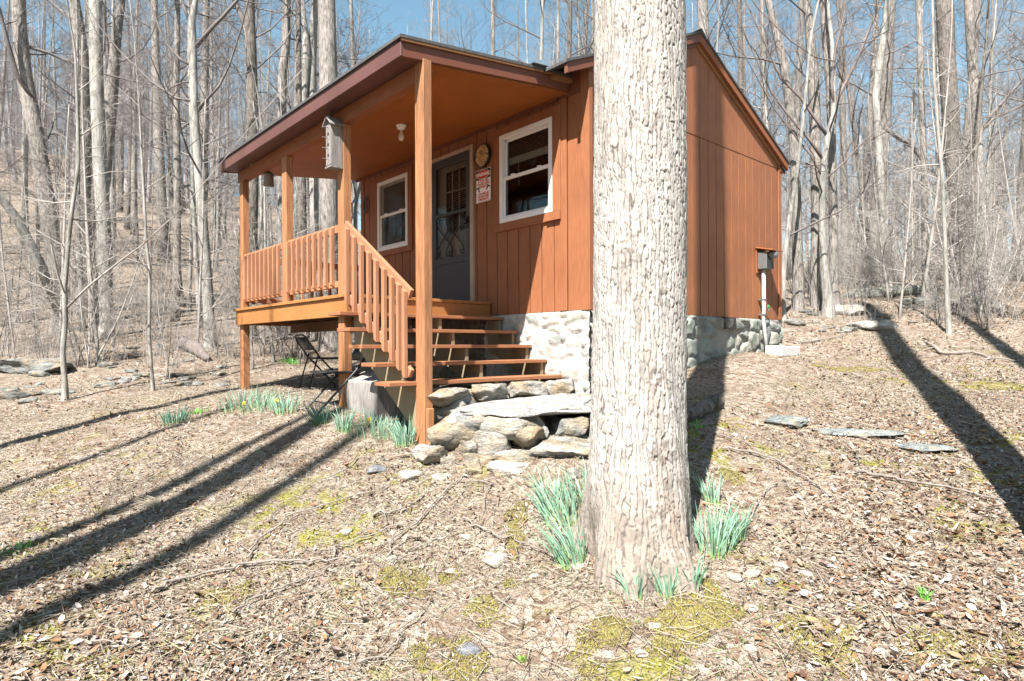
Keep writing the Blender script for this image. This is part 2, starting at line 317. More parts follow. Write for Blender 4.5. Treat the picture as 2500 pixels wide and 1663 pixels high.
# ---------------------------------------------------------------- cabin
cabin=empty('cabin'); tag(cabin,'rust brown one-room wooden cabin with covered front porch on stone foundation','cabin')
ZB=-.17; XW=-4.96; YL=4.48; PK=2.105
def rooft(Y): return 2.280+.446*(Y+.626) if Y<PK else 3.498-.483*(Y-PK)
def siding(name,axis,fixed,out,lines,top,holes,mat,proud=.012,gap=.007):
    m=MB(); cuts=sorted(set(lines)|{h[0] for h in holes}|{h[1] for h in holes}|({PK} if axis=='x' else set())); ls=set(lines)
    cuts=[c for c in cuts if lines[0]<=c<=lines[-1]]
    for a,b in zip(cuts[:-1],cuts[1:]):
        if b-a<.004: continue
        a2=a+(gap if a in ls else 0); b2=b-(gap if b in ls else 0)
        if b2-a2<.003: continue
        spans=[(ZB,None)]
        for h in holes:
            if h[0]<=a+1e-6 and h[1]>=b-1e-6:
                ns=[]
                for s0,s1 in spans:
                    t=99 if s1 is None else s1
                    if h[2]>s0: ns.append((s0,h[2]))
                    if h[3]<t: ns.append((h[3],s1))
                spans=ns
        for s0,s1 in spans:
            za=top(a2) if s1 is None else s1; zb_=top(b2) if s1 is None else s1
            if min(za,zb_)-s0<.005: continue
            m.prism([(a2,s0),(b2,s0),(b2,zb_),(a2,za)],axis,fixed,fixed+out*proud)
    return m
# side wall (faces the big tree) split at the seam
gl=[0.]+[round(.0+.2*i-.004,3) for i in range(1,22)]+[4.39]
seam=2.159
wl=empty('side_wall',parent=cabin)
top=lambda y: rooft(y)-.10
low=siding('s','x',0-.012,1,gl,lambda y: min(seam-.004,top(y)),[],M['siding'],.012)
low.build('lower_siding',M['siding'],wl)
m=MB()
for a,b in zip(gl[:-1],gl[1:]):
    pts=[a+.003,b-.003]; 
    if a<PK<b: pts=[a+.003,PK,b-.003]
    for p,q in zip(pts[:-1],pts[1:]):
        if min(top(p),top(q))>seam+.03: m.prism([(p,seam+.004),(q,seam+.004),(q,top(q)),(p,top(p))],'x',-.012,.004)
m.build('upper_siding',M['siding'],wl)
m=MB(); m.prism([(0.05,ZB+.01),(YL-.02,ZB+.01),(YL-.02,top(YL-.02)-.01),(PK,top(PK)-.01),(0.05,top(0.05)-.01)],'x',-.06,-.0125); m.build('sheathing',M['trim'],wl)
# front (porch) wall
RW=(-1.436,-.525,.962,2.045); LW=(-4.412,-3.536,.951,2.043); DR=(-2.965,-1.962,-.02,2.08)
fl=[XW]+[round(-4.92+.2*i,3) for i in range(0,23)]+[-.425,-.31,-.10]
fl=sorted(set(fl))
fw_=empty('front_wall',parent=cabin)
siding('s','y',.012,-1,fl,lambda x: 2.46,[RW,LW,DR],M['siding']).build('siding',M['siding'],fw_)
m=MB()
hs=sorted([LW,DR,RW]); xs_=[XW+.02]+[q for h in hs for q in h[:2]]+[-.05]
for i in range(0,len(xs_),2): m.box(xs_[i],xs_[i+1],.0125,.07,ZB+.01,2.45)
for h in hs:
    if h[2]>ZB+.05: m.box(h[0],h[1],.0125,.07,ZB+.01,h[2])
    m.box(h[0],h[1],.0125,.07,h[3],2.45)
m.build('sheathing',M['trim'],fw_)
# other walls, floor (keep the inside dark)
m=MB(); m.prism([(0.07,ZB),(YL,ZB),(YL,rooft(YL)-.1),(PK,rooft(PK)-.1),(.07,rooft(.07)-.1)],'x',XW,XW+.05); m.build('far_wall',M['siding'],cabin)
MB().box(XW+.05,-.06,YL-.06,YL-.002,ZB,rooft(YL)-.1).build('back_wall',M['siding'],cabin)
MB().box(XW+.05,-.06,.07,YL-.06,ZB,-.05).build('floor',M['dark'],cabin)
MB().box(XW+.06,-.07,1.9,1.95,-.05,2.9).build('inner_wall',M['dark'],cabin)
# corner boards
cb=[((-.102,-.002,-.016,.012,ZB-.005,2.44)),((.0,.022,-.016,.045,ZB-.005,2.44)),((.0,.02,4.392,YL,ZB,rooft(YL)-.1)),((XW-.02,XW+.08,-.016,.012,ZB,2.2)),((-.423,-.315,-.014,-.001,ZB,2.2))]
for c in cb: MB().box(*c).build('corner_board',M['siding'],cabin,bevel=.003)
MB().box(-.425,-.1,-.0135,-.001,2.2,2.45).build('frieze_board',M['trim'],cabin)
# main roof
rf=empty('roof',parent=cabin)
m=MB()
m.prism([(-.43,rooft(-.43)),(PK,rooft(PK)),(PK,rooft(PK)-.03),(-.43,rooft(-.43)-.03)],'x',XW-.08,.09)
m.prism([(PK,rooft(PK)),(4.63,rooft(4.63)),(4.63,rooft(4.63)-.03),(PK,rooft(PK)-.03)],'x',XW-.08,.09)
m.prism([(PK-.12,rooft(PK-.12)+.002),(PK,rooft(PK)+.014),(PK+.12,rooft(PK+.12)+.002),(PK+.12,rooft(PK+.12)+.012),(PK,rooft(PK)+.028),(PK-.12,rooft(PK-.12)+.012)],'x',XW-.08,.09)
m.build('shingles',M['roof'],rf)
for a,b,nm,mt in ((-.41,PK,'rake_board','trim'),(PK,4.6,'rake_board','beam')):
    m=MB(); m.prism([(a,rooft(a)-.031),(b,rooft(b)-.031),(b,rooft(b)-.14),(a,rooft(a)-.14)],'x',.03,.075); m.build(nm,M[mt],rf,bevel=.003)
    m=MB(); m.prism([(max(a,.0),rooft(max(a,.0))-.141),(b,rooft(b)-.141),(b,rooft(b)-.185),(max(a,0.),rooft(max(a,0.))-.185)],'x',.005,.03); m.build('rake_trim',M['trim' if mt=='trim' else 'rawwood'],rf)
m=MB(); m.prism([(4.42,rooft(4.42)-.15),(4.6,rooft(4.6)-.14),(4.6,rooft(4.6)-.17),(4.42,rooft(4.42)-.26)],'x',XW,.03); m.build('rear_eave',M['beam'],rf)
m=MB(); m.hexa([(-.55,-.62,2.372),(-.2,-.62,2.372),(-.2,-.40,2.395),(-.55,-.40,2.395),(-.55,-.60,2.378),(-.2,-.60,2.378),(-.2,-.40,2.50),(-.55,-.40,2.50)]); m.build('flashing',M['flash'],rf)
# porch roof
XO=-.26; XF=-5.16; YO=-2.18; S=.125
pr=empty('porch_roof',parent=cabin)
pt=lambda y: 2.165+S*(y-YO)
m=MB(); m.prism([(YO-.02,pt(YO-.02)),(-.0,pt(0)),(-.0,pt(0)-.028),(YO-.02,pt(YO-.02)-.028)],'x',XF-.02,XO+.025); m.build('roofing',M['roof'],pr)
MB().box(XF,XO,YO,YO+.03,1.985,2.135).build('eave_fascia',M['fascia'],pr,bevel=.003)
for x0,x1 in ((XO-.04,XO-.001),(XF+.001,XF+.04)):
    m=MB(); m.prism([(YO+.031,pt(YO)-.18),(-.017,pt(0)-.18),(-.017,pt(0)-.055),(YO+.031,pt(YO)-.055)],'x',x0,x1); m.build('rake_board',M['trim'],pr,bevel=.003)
m=MB(); m.prism([(YO+.0,pt(YO)-.053),(-.017,pt(0)-.053),(-.017,pt(0)-.029),(YO,pt(YO)-.029)],'x',XO-.06,XO+.02); m.build('drip_board',M['rawwood'],pr,bevel=.002)
m=MB(); m.hexa([(XO-.04,-.32,pt(-.32)-.10),(XO+.03,-.32,pt(-.32)-.10),(XO+.05,-.02,pt(-.0)-.11),(XO-.04,-.02,pt(0)-.11),(XO-.04,-.32,pt(-.32)-.058),(XO+.03,-.32,pt(-.32)-.058),(XO+.05,-.02,pt(0)-.06),(XO-.04,-.02,pt(0)-.06)]); m.build('end_block',M['rawwood'],pr)
cz=lambda y: 2.235+.120*y
m=MB(); m.prism([(-1.86,cz(-1.86)),(-.015,cz(0)),(-.015,cz(0)+.05),(-1.86,cz(-1.86)+.05)],'x',XF+.04,XO-.04); m.build('ceiling',M['ceil'],pr)
m=MB(); m.prism([(YO+.03,2.0),(-1.951,2.012),(-1.951,2.02),(YO+.03,2.008)],'x',XF+.04,XO-.04); m.build('soffit',M['fascia'],pr)
MB().box(XF+.06,-.255-.14,-1.95,-1.862,1.855,2.011).build('beam',M['beam'],pr,bevel=.003)
MB().box(XF+.06,-.255-.14,-1.862,-1.84,1.87,1.89).build('beam_strip',M['rawwood'],pr)
MB().box(XF+.05,-.44,-.035,-.014,cz(0)-.04,cz(0)-.004).build('ceiling_molding',M['trim'],pr)
# posts
PX=[(-.254,-1.52,2.03,-1.46),(-1.787,-1.3,1.855,-1.22),(-3.331,0,1.855,0),(-4.895,-1.25,1.855,-1.17)]
YP=-1.949
for x,z0,z1,_ in PX:
    p=MB().box(x-.14,x,YP,YP+.09,z0,z1).build('post',M['post'],cabin,bevel=.004)
    if z0==-1.52:
        MB().box(x+.001,x+.045,YP-.02+.03,YP+.075,z0,-1.12).build('post_shoe',M['post'],p,bevel=.006)
# deck
XD0,XD1=-5.05,-1.635; YD=-2.0
dk=empty('deck',parent=cabin)
m=MB(); y=YD-.025
while y<-.03:
    m.box(XD0-.02,XD1+.02,y,min(y+.138,-.018),-.035,0); y+=.143
m.build('deck_boards',M['deck'],dk,bevel=.003)
MB().box(XD0,XD1,YD,YD+.035,-.235,-.036).build('front_skirt',M['deck'],dk,bevel=.003)
MB().box(XD1-.035,XD1,YD+.036,-.02,-.215,-.036).build('end_skirt',M['deck'],dk,bevel=.003)
MB().box(XD0,XD0+.035,YD+.036,-.02,-.235,-.036).build('end_skirt',M['deck'],dk,bevel=.003)
for i in range(9):
    x=XD0+.4*(i+1)
    if x<XD1-.05: MB().box(x-.02,x+.02,YD+.037,-.02,-.2,-.037).build('joist',M['joist'],dk)
MB().box(XD0+.04,XD1-.04,-1.2,-1.16,-.34,-.201).build('under_beam',M['joist'],dk)
# railings
def railing(x0,x1,xs,parent):
    MB().box(x0,x1,-1.93,-1.892,.695,.785).build('rail',M['rail'],parent,bevel=.004)
    MB().box(x0,x1,-1.93,-1.892,.095,.165).build('rail',M['rail'],parent,bevel=.004)
    for x in xs:
        m=MB(); m.prism([(-1.93,.10),(-1.93,.775),(-1.972,.745),(-1.972,.125)],'x',x-.022,x+.022); m.build('baluster',M['rail'],parent,bevel=.003)
r1=empty('railing',parent=cabin); railing(-4.894,-3.472,[-4.80+.152*i for i in range(9)],r1)
r2=empty('railing',parent=cabin); railing(-3.33,-1.928,[-3.28+.152*i for i in range(9)],r2)
r3=empty('railing',parent=cabin)
for z0,z1 in ((.695,.785),(.095,.165)): MB().box(-4.98,-4.94,-1.858,-.02,z0,z1).build('rail',M['rail'],r3,bevel=.004)
for i in range(12):
    y=-1.76+.15*i; MB().box(-5.02,-4.981,y-.022,y+.022,.08,.76).build('baluster',M['rail'],r3,bevel=.003)
# stairs
st=empty('staircase',parent=cabin)
TN=[(-1.362+.2456*i,-.205-.1697*i) for i in range(5)]
for i,(xn,z) in enumerate(TN):
    MB().box(xn-.265,xn,-2.235 if i else -2.21,-.022,z-.036,z).build('tread',M['tread'],st,bevel=.003)
for y in (-1.93,-.985,-.09):
    pts=[(-1.6,-.24)]
    for i,(xn,z) in enumerate(TN):
        pts.append((xn-.03,z-.037)); 
        if i<4: pts.append((xn-.03,z-.037-.1697))
    ztop=TN[-1][1]-.037; pts+= [(TN[-1][0]-.03,ztop-.1),(TN[-1][0]+(.28 if y<-1.5 else -.03),ztop-.47 if y<-1.5 else ztop-.14),(TN[-1][0]+(.0 if y<-1.5 else -.12),ztop-.47 if y<-1.5 else ztop-.18),(-1.6,-.24-.38)]
    if y<-1.5: pts=pts[:-4]+[(TN[-1][0]+.0,ztop-.12),(TN[-1][0]+.28,ztop-.52),(TN[-1][0]+.06,ztop-.52),(-1.6,-.52)]
    # build as slices so that every polygon is convex
    m=MB(); y0,y1=y,y+.04
    slope=(pts[-2][1]-pts[-1][1])/(pts[-2][0]-pts[-1][0]); low=lambda x: pts[-1][1]+slope*(x-pts[-1][0])
    prev=-1.6
    for i,(xn,z) in enumerate(TN):
        x1=xn-.03; m.prism([(prev,low(prev)),(x1,low(x1)),(x1,z-.037),(prev,z-.037)],'y',y0,y1); prev=x1
    if y<-1.5: m.prism([(prev,low(prev)),(pts[-2][0],pts[-2][1]),(pts[-3][0],pts[-3][1]),(prev,ztop-.1)],'y',y0,y1)
    m.build('stringer',M['string'],st)
def zt(x): return .74-.652*(x+1.64)
hr=empty('handrail',parent=st)
hr.parent=cabin; hr.name='stair_rail'
MB().bar((-1.66,-1.99,zt(-1.66)-.02),(-.402,-1.99,zt(-.402)-.02),.038,.09).build('rail',M['rail'],hr,bevel=.004)
MB().bar((-1.70,-1.99,zt(-1.70)-.745),(-.402,-1.99,zt(-.402)-.745),.038,.085).build('rail',M['rail'],hr,bevel=.004)
for x in (-1.56,-1.40,-1.25,-1.10,-.96,-.81,-.67,-.55,-.45):
    m=MB(); a,b=x-.022,x+.022
    m.prism([(a,zt(a)-.80),(b,zt(b)-.80),(b,zt(b)-.01),(a,zt(a)-.01)],'y',-2.052,-2.012); m.build('baluster',M['rail'],hr,bevel=.003)
# ---- windows
def window(W,name,blind,parent):
    x0,x1,z0,z1=W; w=empty('window',parent=parent); t=.055
    m=MB()
    for a in ((x0,x1,z1-t,z1),(x0,x1,z0,z0+t),(x0,x0+t,z0+t,z1-t),(x1-t,x1,z0+t,z1-t)): m.box(a[0],a[1],-.034,.07,a[2],a[3])
    m.build('frame',M['white'],w,bevel=.004)
    zm=(z0+z1)/2+.0; m=MB()
    m.box(x0+t,x1-t,-.012,.02,zm-.02,zm+.022); a=.028
    m.box(x0+t,x0+t+a,.022,.05,zm,z1-t).box(x1-t-a,x1-t,.022,.05,zm,z1-t).box(x0+t,x1-t,.022,.05,z1-t-a,z1-t)
    m.box(x0+t,x0+t+a,-.01,.018,z0+t,zm-.02).box(x1-t-a,x1-t,-.01,.018,z0+t,zm-.02).box(x0+t+a,x1-t-a,-.01,.018,z0+t,z0+t+a)
    m.build('sash',M['white'],w,bevel=.003)
    MB().box(x0+t+.01,x1-t-.01,.034,.038,zm,z1-t-.01).build('pane',M['glass'],w)
    MB().box(x0+t+.01,x1-t-.01,.002,.006,z0+t+.01,zm-.02).build('pane',M['glass'],w)
    for fx in (.25,.75): MB().box(x0+(x1-x0)*fx-.03,x0+(x1-x0)*fx+.03,-.02,.012,zm+.022,zm+.036).build('latch',M['white'],w,bevel=.003)
    if blind:
        m=MB()
        for k in range(9): z=z1-t-.02-k*.021; m.hexa([(x0+.07,.075,z-.012),(x1-.07,.075,z-.012),(x1-.07,.078,z-.012),(x0+.07,.078,z-.012),(x0+.07,.098,z+.003),(x1-.07,.098,z+.003),(x1-.07,.10,z+.003),(x0+.07,.10,z+.003)])
        m.box(x0+.07,x1-.07,.075,.1,z1-t-.30,z1-t-.215); m.build('blind',M['blind'],w)
        MB().tube([(x0+.23,.085,z1-.3),(x0+.235,.085,z0+.45)],.004,6).build('blind_wand',M['blind'],w)
        MB().lathe([(.005,.0),(.11,.02),(.1,.05),(.03,.09),(.01,.1)],(-1.0,.7,1.52),16).build('hanging_lamp',M['blind'],w,True)
    else:
        m=MB()
        for k in range(8): z=z1-t-.02-k*.021; m.box(x0+.07,x1-.07,.075,.1,z-.003,z)
        m.build('blind',M['blind'],w)
        MB().box(x0+t,x1-t,-.006,-.004,zm,z1-t).build('insect_screen',M['screen'],w)
    return w
window(RW,'w',True,cabin); window(LW,'w',False,cabin)
def casing(x0,x1,z0,z1,W,parent,sill=False):
    m=MB(); y0,y1=-.028,-.0005
    m.box(x0,x1,y0,y1,W[3]+.002,z1).box(x0,x1,y0,y1,z0,W[2]-.002).box(x0,W[0]-.002,y0,y1,W[2]-.002,W[3]+.002).box(W[1]+.002,x1,y0,y1,W[2]-.002,W[3]+.002)
    m.build('window_casing',M['siding'],parent,bevel=.003)
    MB().box(x0,x1,-.05,-.0285,z0,z0+.028).build('sill',M['siding'],parent,bevel=.003) if sill else None
casing(-1.535,-.398,.86,2.15,RW,cabin,False); casing(-4.53,-3.425,.865,2.13,LW,cabin,False)
MB().box(-.62,-.398,-.045,-.0285,.86,.955).build('sill_block',M['siding'],cabin,bevel=.003)
# ---- door
dt=empty('door_trim',parent=cabin)
m=MB(); m.box(-2.965,-2.9,-.035,.06,-.0,2.08).box(-2.03,-1.965,-.035,.06,0.,2.08).box(-2.9,-2.03,-.035,.06,2.03,2.08); m.build('casing',M['doortrim'],dt,bevel=.004)
MB().box(-2.9,-2.03,-.03,.06,0.002,.025).build('threshold',M['grey'],dt,bevel=.003)
sd=empty('storm_door',parent=cabin)
m=MB(); x0,x1=-2.895,-2.035
for a in ((x0,x0+.09,.03,2.02),(x1-.085,x1,.03,2.02),(x0+.09,x1-.085,1.92,2.02),(x0+.09,x1-.085,.57,.66),(x0+.09,x1-.085,1.235,1.275),(x0+.09,x1-.085,.03,.09)): m.box(a[0],a[1],-.03,.0,a[2],a[3])
m.build('frame',M['storm'],sd,bevel=.004)
MB().box(x0+.09,x1-.085,-.022,-.006,.09,.57).build('kick_panel',M['storm'],sd,bevel=.002)
MB().box(x0+.09,x1-.085,-.012,-.008,.66,1.235).build('glass_pane',M['glass'],sd)
MB().box(x0+.09,x1-.085,-.012,-.008,1.275,1.92).build('glass_pane',M['glass'],sd)
h=MB(); h.lathe([(.02,0),(.02,-.03),(.035,-.035),(.035,-.06),(.02,-.07)],(-2.075,-.03,1.08),14,'y'); h.box(-2.1,-2.05,-.036,-.03,1.0,1.15); h.build('handle',M['black'],sd,True)
# scrollwork
m=MB(); cx=(-2.805-2.12)/2; hw=.31; z0,z1=.66,1.235; zc=(z0+z1)/2
def sscroll(xa,xb,za,zb,ha,hb):
    pts=[]
    def spiral(cx_,cz_,r,a0,turn,rev):
        q=[]
        for i in range(13):
            a=a0+turn*i/12; rr=r*(1-.6*i/12); q.append((cx_+rr*math.cos(a),-.036,cz_+rr*math.sin(a)))
        return q[::-1] if rev else q
    r=.045
    s1=spiral(xa+ha*r,za-r,r,R(180) if ha>0 else R(0),-R(330)*ha,True)
    s2=spiral(xb+hb*r,zb+r,r,R(180) if hb>0 else R(0),R(330)*hb,False)
    mid=[]
    A=Vector(s1[-1]);B=Vector(s2[0])
    for i in range(1,16):
        t=i/16; e=t*t*(3-2*t); mid.append((A.x+(B.x-A.x)*e,-.036,A.z+(B.z-A.z)*t))
    m.tube(s1+mid+s2,.009,6)
for xa,xb,ha,hb in ((cx-hw,cx+.06,1,-1),(cx-.09,cx+hw,1,-1),(cx+.06,cx-hw,-1,1),(cx+hw,cx-.09,-1,1)): sscroll(xa,xb,z1-.01,z0+.01,ha,hb)
m.build('scrollwork',M['iron'],sd,True)
idr=empty('inner_door',parent=cabin)
gx0,gx1,gz0,gz1=-2.66,-2.19,1.0,1.86
m=MB(); m.box(-2.9,gx0,.045,.06,.03,2.02).box(gx1,-2.03,.045,.06,.03,2.02).box(gx0,gx1,.045,.06,.03,gz0).box(gx0,gx1,.045,.06,gz1,2.02); m.build('panel',M['inner'],idr,bevel=.003)
m=MB()
for k in range(4): x=gx0+(gx1-gx0)*k/3; m.box(x-.011,x+.011,.036,.0445,gz0,gz1)
for k in range(4): z=gz0+(gz1-gz0)*k/3; m.box(gx0,gx1,.0365,.0448,z-.011,z+.011)
m.build('muntins',M['inner'],idr,bevel=.002)
m=MB(); z=gz0
while z<gz1-.02: m.hexa([(gx0,.07,z),(gx1,.07,z),(gx1,.085,z+.014),(gx0,.085,z+.014),(gx0,.071,z+.002),(gx1,.071,z+.002),(gx1,.086,z+.016),(gx0,.086,z+.016)]); z+=.028
m.build('blind',M['blind'],idr)
# ---- foundation
fd=empty('foundation',parent=cabin)
white=[(.58,.56,.52),(.52,.50,.45),(.60,.58,.55),(.42,.44,.42),(.56,.52,.44)]
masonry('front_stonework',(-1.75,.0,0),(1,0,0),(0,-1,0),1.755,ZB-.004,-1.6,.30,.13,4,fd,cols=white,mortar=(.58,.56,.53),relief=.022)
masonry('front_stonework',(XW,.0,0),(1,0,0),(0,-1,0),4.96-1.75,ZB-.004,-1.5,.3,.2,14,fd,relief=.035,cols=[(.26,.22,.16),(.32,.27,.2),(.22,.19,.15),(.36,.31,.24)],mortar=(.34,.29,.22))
masonry('side_stonework',(.0,0.0,0),(0,1,0),(1,0,0),4.48,ZB-.004,-1.55,.27,.2,22,fd,cols=[(.36,.40,.35),(.28,.34,.31),(.44,.43,.36),(.48,.45,.38),(.33,.35,.31),(.40,.43,.38)])
MB().box(XW+.02,-.03,.03,4.44,-1.7,ZB-.006).build('core',M['concrete'],fd)
MB().box(.0,.06,4.40,4.48,-1.5,ZB-.006).build('corner_stones',M['concrete'],fd) if False else None
m=MB(); m.box(.03,.05,2.68,3.01,-.34,ZB-.004)
m.build('vent_backing',M['black'],fd)
m=MB()
for k in range(9): y=2.69+k*.037; m.box(.051,.064,y,y+.013,-.335,ZB-.006)
m.build('vent',M['iron'],fd)
# ---------------------------------------------------------------- objects on and around the porch
# electric meter on the side wall
mt=empty('electric_meter',(0,3.83,.68)); tag(mt,'grey electric meter box under a small plywood hood on the cabin side wall','electric meter')
def L(m,o): return m
def under(m,name,mat,par,loc,smooth=False,bevel=0):
    o=m.build(name,mat,par,smooth,bevel); o.location=(-loc[0],-loc[1],-loc[2]); return o
ml=(0,3.83,.68)
under(MB().box(.02,.16,3.70,3.90,.55,.80),'meter_box',M['grey'],mt,ml,bevel=.008)
under(MB().box(.161,.175,3.71,3.89,.56,.70),'cover',M['black'],mt,ml,bevel=.004)
under(MB().lathe([(.06,.16),(.065,.18),(.06,.24),(.04,.27)],(0,3.80,.755),18,'x'),'meter_glass',M['grey'],mt,ml,True)
under(MB().hexa([(.005,3.66,.86),(.27,3.66,.80),(.27,3.98,.80),(.005,3.98,.86),(.005,3.66,.88),(.27,3.66,.82),(.27,3.98,.82),(.005,3.98,.88)]),'hood',M['beam'],mt,ml,bevel=.003)
under(MB().box(.005,.02,3.68,3.96,.5,.86),'backboard',M['beam'],mt,ml)
under(MB().tube([(.08,3.77,.55),(.08,3.775,0),(.07,3.78,-.2),(.12,3.80,-.75)],.026,10),'conduit',M['pvc'],mt,ml,True)
for z in (.1,-.12): under(MB().box(.005,.11,3.745,3.81,z,z+.02),'strap',M['grey'],mt,ml)
# hose bib
hb=empty('outdoor_tap',(0,3.95,-.02)); tag(hb,'small green-handled outdoor tap low on the cabin side wall','tap'); lo=(0,3.95,-.02)
under(MB().tube([(0.004,3.95,-.02),(.06,3.95,-.02),(.08,3.95,-.06)],.011,8),'spout',M['grey'],hb,lo,True)
under(MB().lathe([(.028,.06),(.03,.065),(.028,.075)],(0,3.95,.01),12,'x'),'handle',plain('green_paint',(.05,.22,.08),.4),hb,lo)
# splash block
g=tz(.30,3.85); o=MB().box(.2,.42,3.62,4.2,g-.02,g+.12)
m=o; m.box(.18,.2,3.6,4.22,g-.02,g+.135)
tag(m.build('splash_block',M['concrete'],bevel=.008),'white rectangular block lying on the ground below the electric meter pipe','block')
# ceiling lamp
cl=empty('porch_ceiling_lamp',(-2.05,-1.06,2.08)); tag(cl,'bare bulb in white porcelain holder on the porch ceiling','lamp'); lo=(-2.05,-1.06,2.08); zz=cz(-1.06)
under(MB().lathe([(.02,zz-.06),(.045,zz-.045),(.05,zz-.02),(.062,zz-.015),(.062,zz+.001)],lo[:2]+(0,),20),'lamp_holder',M['white'],cl,lo,True)
under(MB().lathe([(.004,zz-.19),(.025,zz-.18),(.034,zz-.15),(.028,zz-.115),(.016,zz-.085),(.014,zz-.055)],lo[:2]+(0,),18),'bulb',M['bulb'],cl,lo,True)
# round picture clock
ck=empty('wall_clock',(-1.76,0,1.878)); tag(ck,'round dark-rimmed clock with blotchy tan face right of the door','clock'); lo=(-1.76,0,1.878)
under(MB().lathe([(.148,-.014),(.150,-.05),(.143,-.058),(.138,-.05),(.138,-.014)],(-1.76,0,1.878),40,'y'),'rim',M['black'],ck,lo,True)
def clockmat():
    m,nt,B=newmat('clock_face',.3,.5); v=coords(nt); n=noise(nt,v,22,5,.7); c=ramp(nt,n,[(.35,(.06,.035,.02)),(.47,(.38,.22,.10)),(.6,(.55,.38,.20)),(.75,(.30,.27,.20))]); nt.links.new(c,B.inputs['Base Color']); return m
under(MB().lathe([(.001,-.044),(.137,-.044),(.137,-.04),(.001,-.04)],(-1.76,0,1.878),40,'y'),'face',clockmat(),ck,lo)
for k in range(12):
    a=R(30*k); c,s=math.cos(a),math.sin(a); under(MB().bar((-1.76+c*.105,-.0455,1.878+s*.105),(-1.76+c*.125,-.0455,1.878+s*.125),.007,.002,up=(0,1,0)),'hour_mark',M['black'],ck,lo)
under(MB().bar((-1.76,-.047,1.878),(-1.80,-.047,1.93),.007,.002,up=(0,1,0)).bar((-1.76,-.049,1.878),(-1.68,-.049,1.90),.005,.002,up=(0,1,0)),'hands',M['black'],ck,lo)
# warning sign
sg=empty('warning_sign',(-1.764,0,1.50)); tag(sg,'white and red metal WARNING sign below the round clock','sign'); lo=(-1.764,0,1.50)
sx0,sx1,sz0,sz1=-1.914,-1.614,1.29,1.71; ym=-.016
red=plain('sign_red',(.55,.04,.03),.4,0,.03); sw=plain('sign_white',(.78,.76,.74),.4,0,.03); sk=plain('sign_black',(.02,.02,.02),.4)
under(MB().box(sx0,sx1,ym-.003,ym,sz0,sz1),'panel',sw,sg,lo)
y=ym-.0045
m=MB()
for a in ((sx0+.006,sx1-.006,sz1-.010,sz1-.006),(sx0+.006,sx1-.006,sz0+.006,sz0+.010),(sx0+.006,sx0+.010,sz0+.010,sz1-.010),(sx1-.010,sx1-.006,sz0+.010,sz1-.010)): m.box(a[0],a[1],y,y+.001,a[2],a[3])
m.box(sx0+.011,sx1-.011,y,y+.001,sz1-.125,sz1-.011)
under(m,'black_header',sk,sg,lo)
cxs=(sx0+sx1)/2
def ell(rx,rz,cz_,y0,y1):
    return MB().prism([(cxs+rx*math.cos(2*math.pi*k/32),cz_+rz*math.sin(2*math.pi*k/32)) for k in range(32)],'y',y0,y1)
under(ell(.137,.053,sz1-.068,y-.003,y-.002),'oval_border',sw,sg,lo); under(ell(.133,.049,sz1-.068,y-.005,y-.004),'red_oval',red,sg,lo)
def text(name,s,size,x,z,yy,mat,par,lo,sxx=1.0,off=.0006):
    cu=bpy.data.curves.new(name,'FONT'); cu.body=s; cu.size=size; cu.align_x='CENTER'; cu.align_y='CENTER'; cu.offset=off; cu.extrude=.0004
    to=bpy.data.objects.new(name,cu); COL.objects.link(to); dg=bpy.context.evaluated_depsgraph_get(); me=bpy.data.meshes.new_from_object(to.evaluated_get(dg)); bpy.data.objects.remove(to)
    me.transform(Matrix.Translation((x,yy,z))@Matrix.Rotation(R(90),4,'X')@Matrix.Diagonal((sxx,1,1,1))); me.materials.clear(); me.materials.append(mat)
    o=bpy.data.objects.new(name,me); COL.objects.link(o); o.parent=par; o.location=(-lo[0],-lo[1],-lo[2]); return o
text('warning_lettering','WARNING',.062,cxs,sz1-.068,y-.007,sw,sg,lo,.88,.0015)
for i,s in enumerate(('IF YOU ARE','FOUND HERE','TONIGHT')): text('red_lettering',s,.042,cxs,sz1-.150-.037*i,y-.0015,red,sg,lo,.92 if i else .98,.001)
for i,s in enumerate(('YOU WILL BE','FOUND HERE','TOMORROW')): text('red_lettering',s,.040,cxs,sz0+.106-.036*i,y-.0015,red,sg,lo,.92,.001)
for sx_,ox,oz,up in ((1,-.10,.175,0),(-1,.10,.178,.35)):
    m=MB(); px_=cxs+ox; pz=sz0+oz+.012
    def pp(a,b): 
        c,s=math.cos(-up),math.sin(-up); a2,b2=a*c-b*s,a*s+b*c; return (px_-sx_*-a2*1.0 if False else px_+(-a2)*sx_,pz+b2)
    for poly in ([(-.018,-.008),(.045,-.008),(.045,.010),(-.018,.010)],[(-.018,-.008),(-.0,-.008),(-.006,-.052),(-.028,-.052)],[(-.018,.010),(.002,.010),(-.012,.018),(-.022,.016)]):
        m.prism([pp(*q) for q in poly],'y',y-.001,y)
    under(m,'handgun_picture',sk,sg,lo)
# coil hanging by the left window
m=MB()
for k in range(7):
    r_=.075+.012*math.sin(k*2.1); m.tube([(-4.79+r_*.75*math.cos(a)+.006*math.sin(3*a+k),-.03-.008*(k%3),1.765+(r_+.045)*math.sin(a)) for a in [2*math.pi*i/28 for i in range(29)]],.0075,5)
m.tube([(-4.77,-.03,1.88),(-4.77,-.012,1.93)],.004,5)
o=m.build('rope_coil',M['twigd'],None,True); tag(o,'dark coiled rope hanging on the wall left of the left window','rope coil')
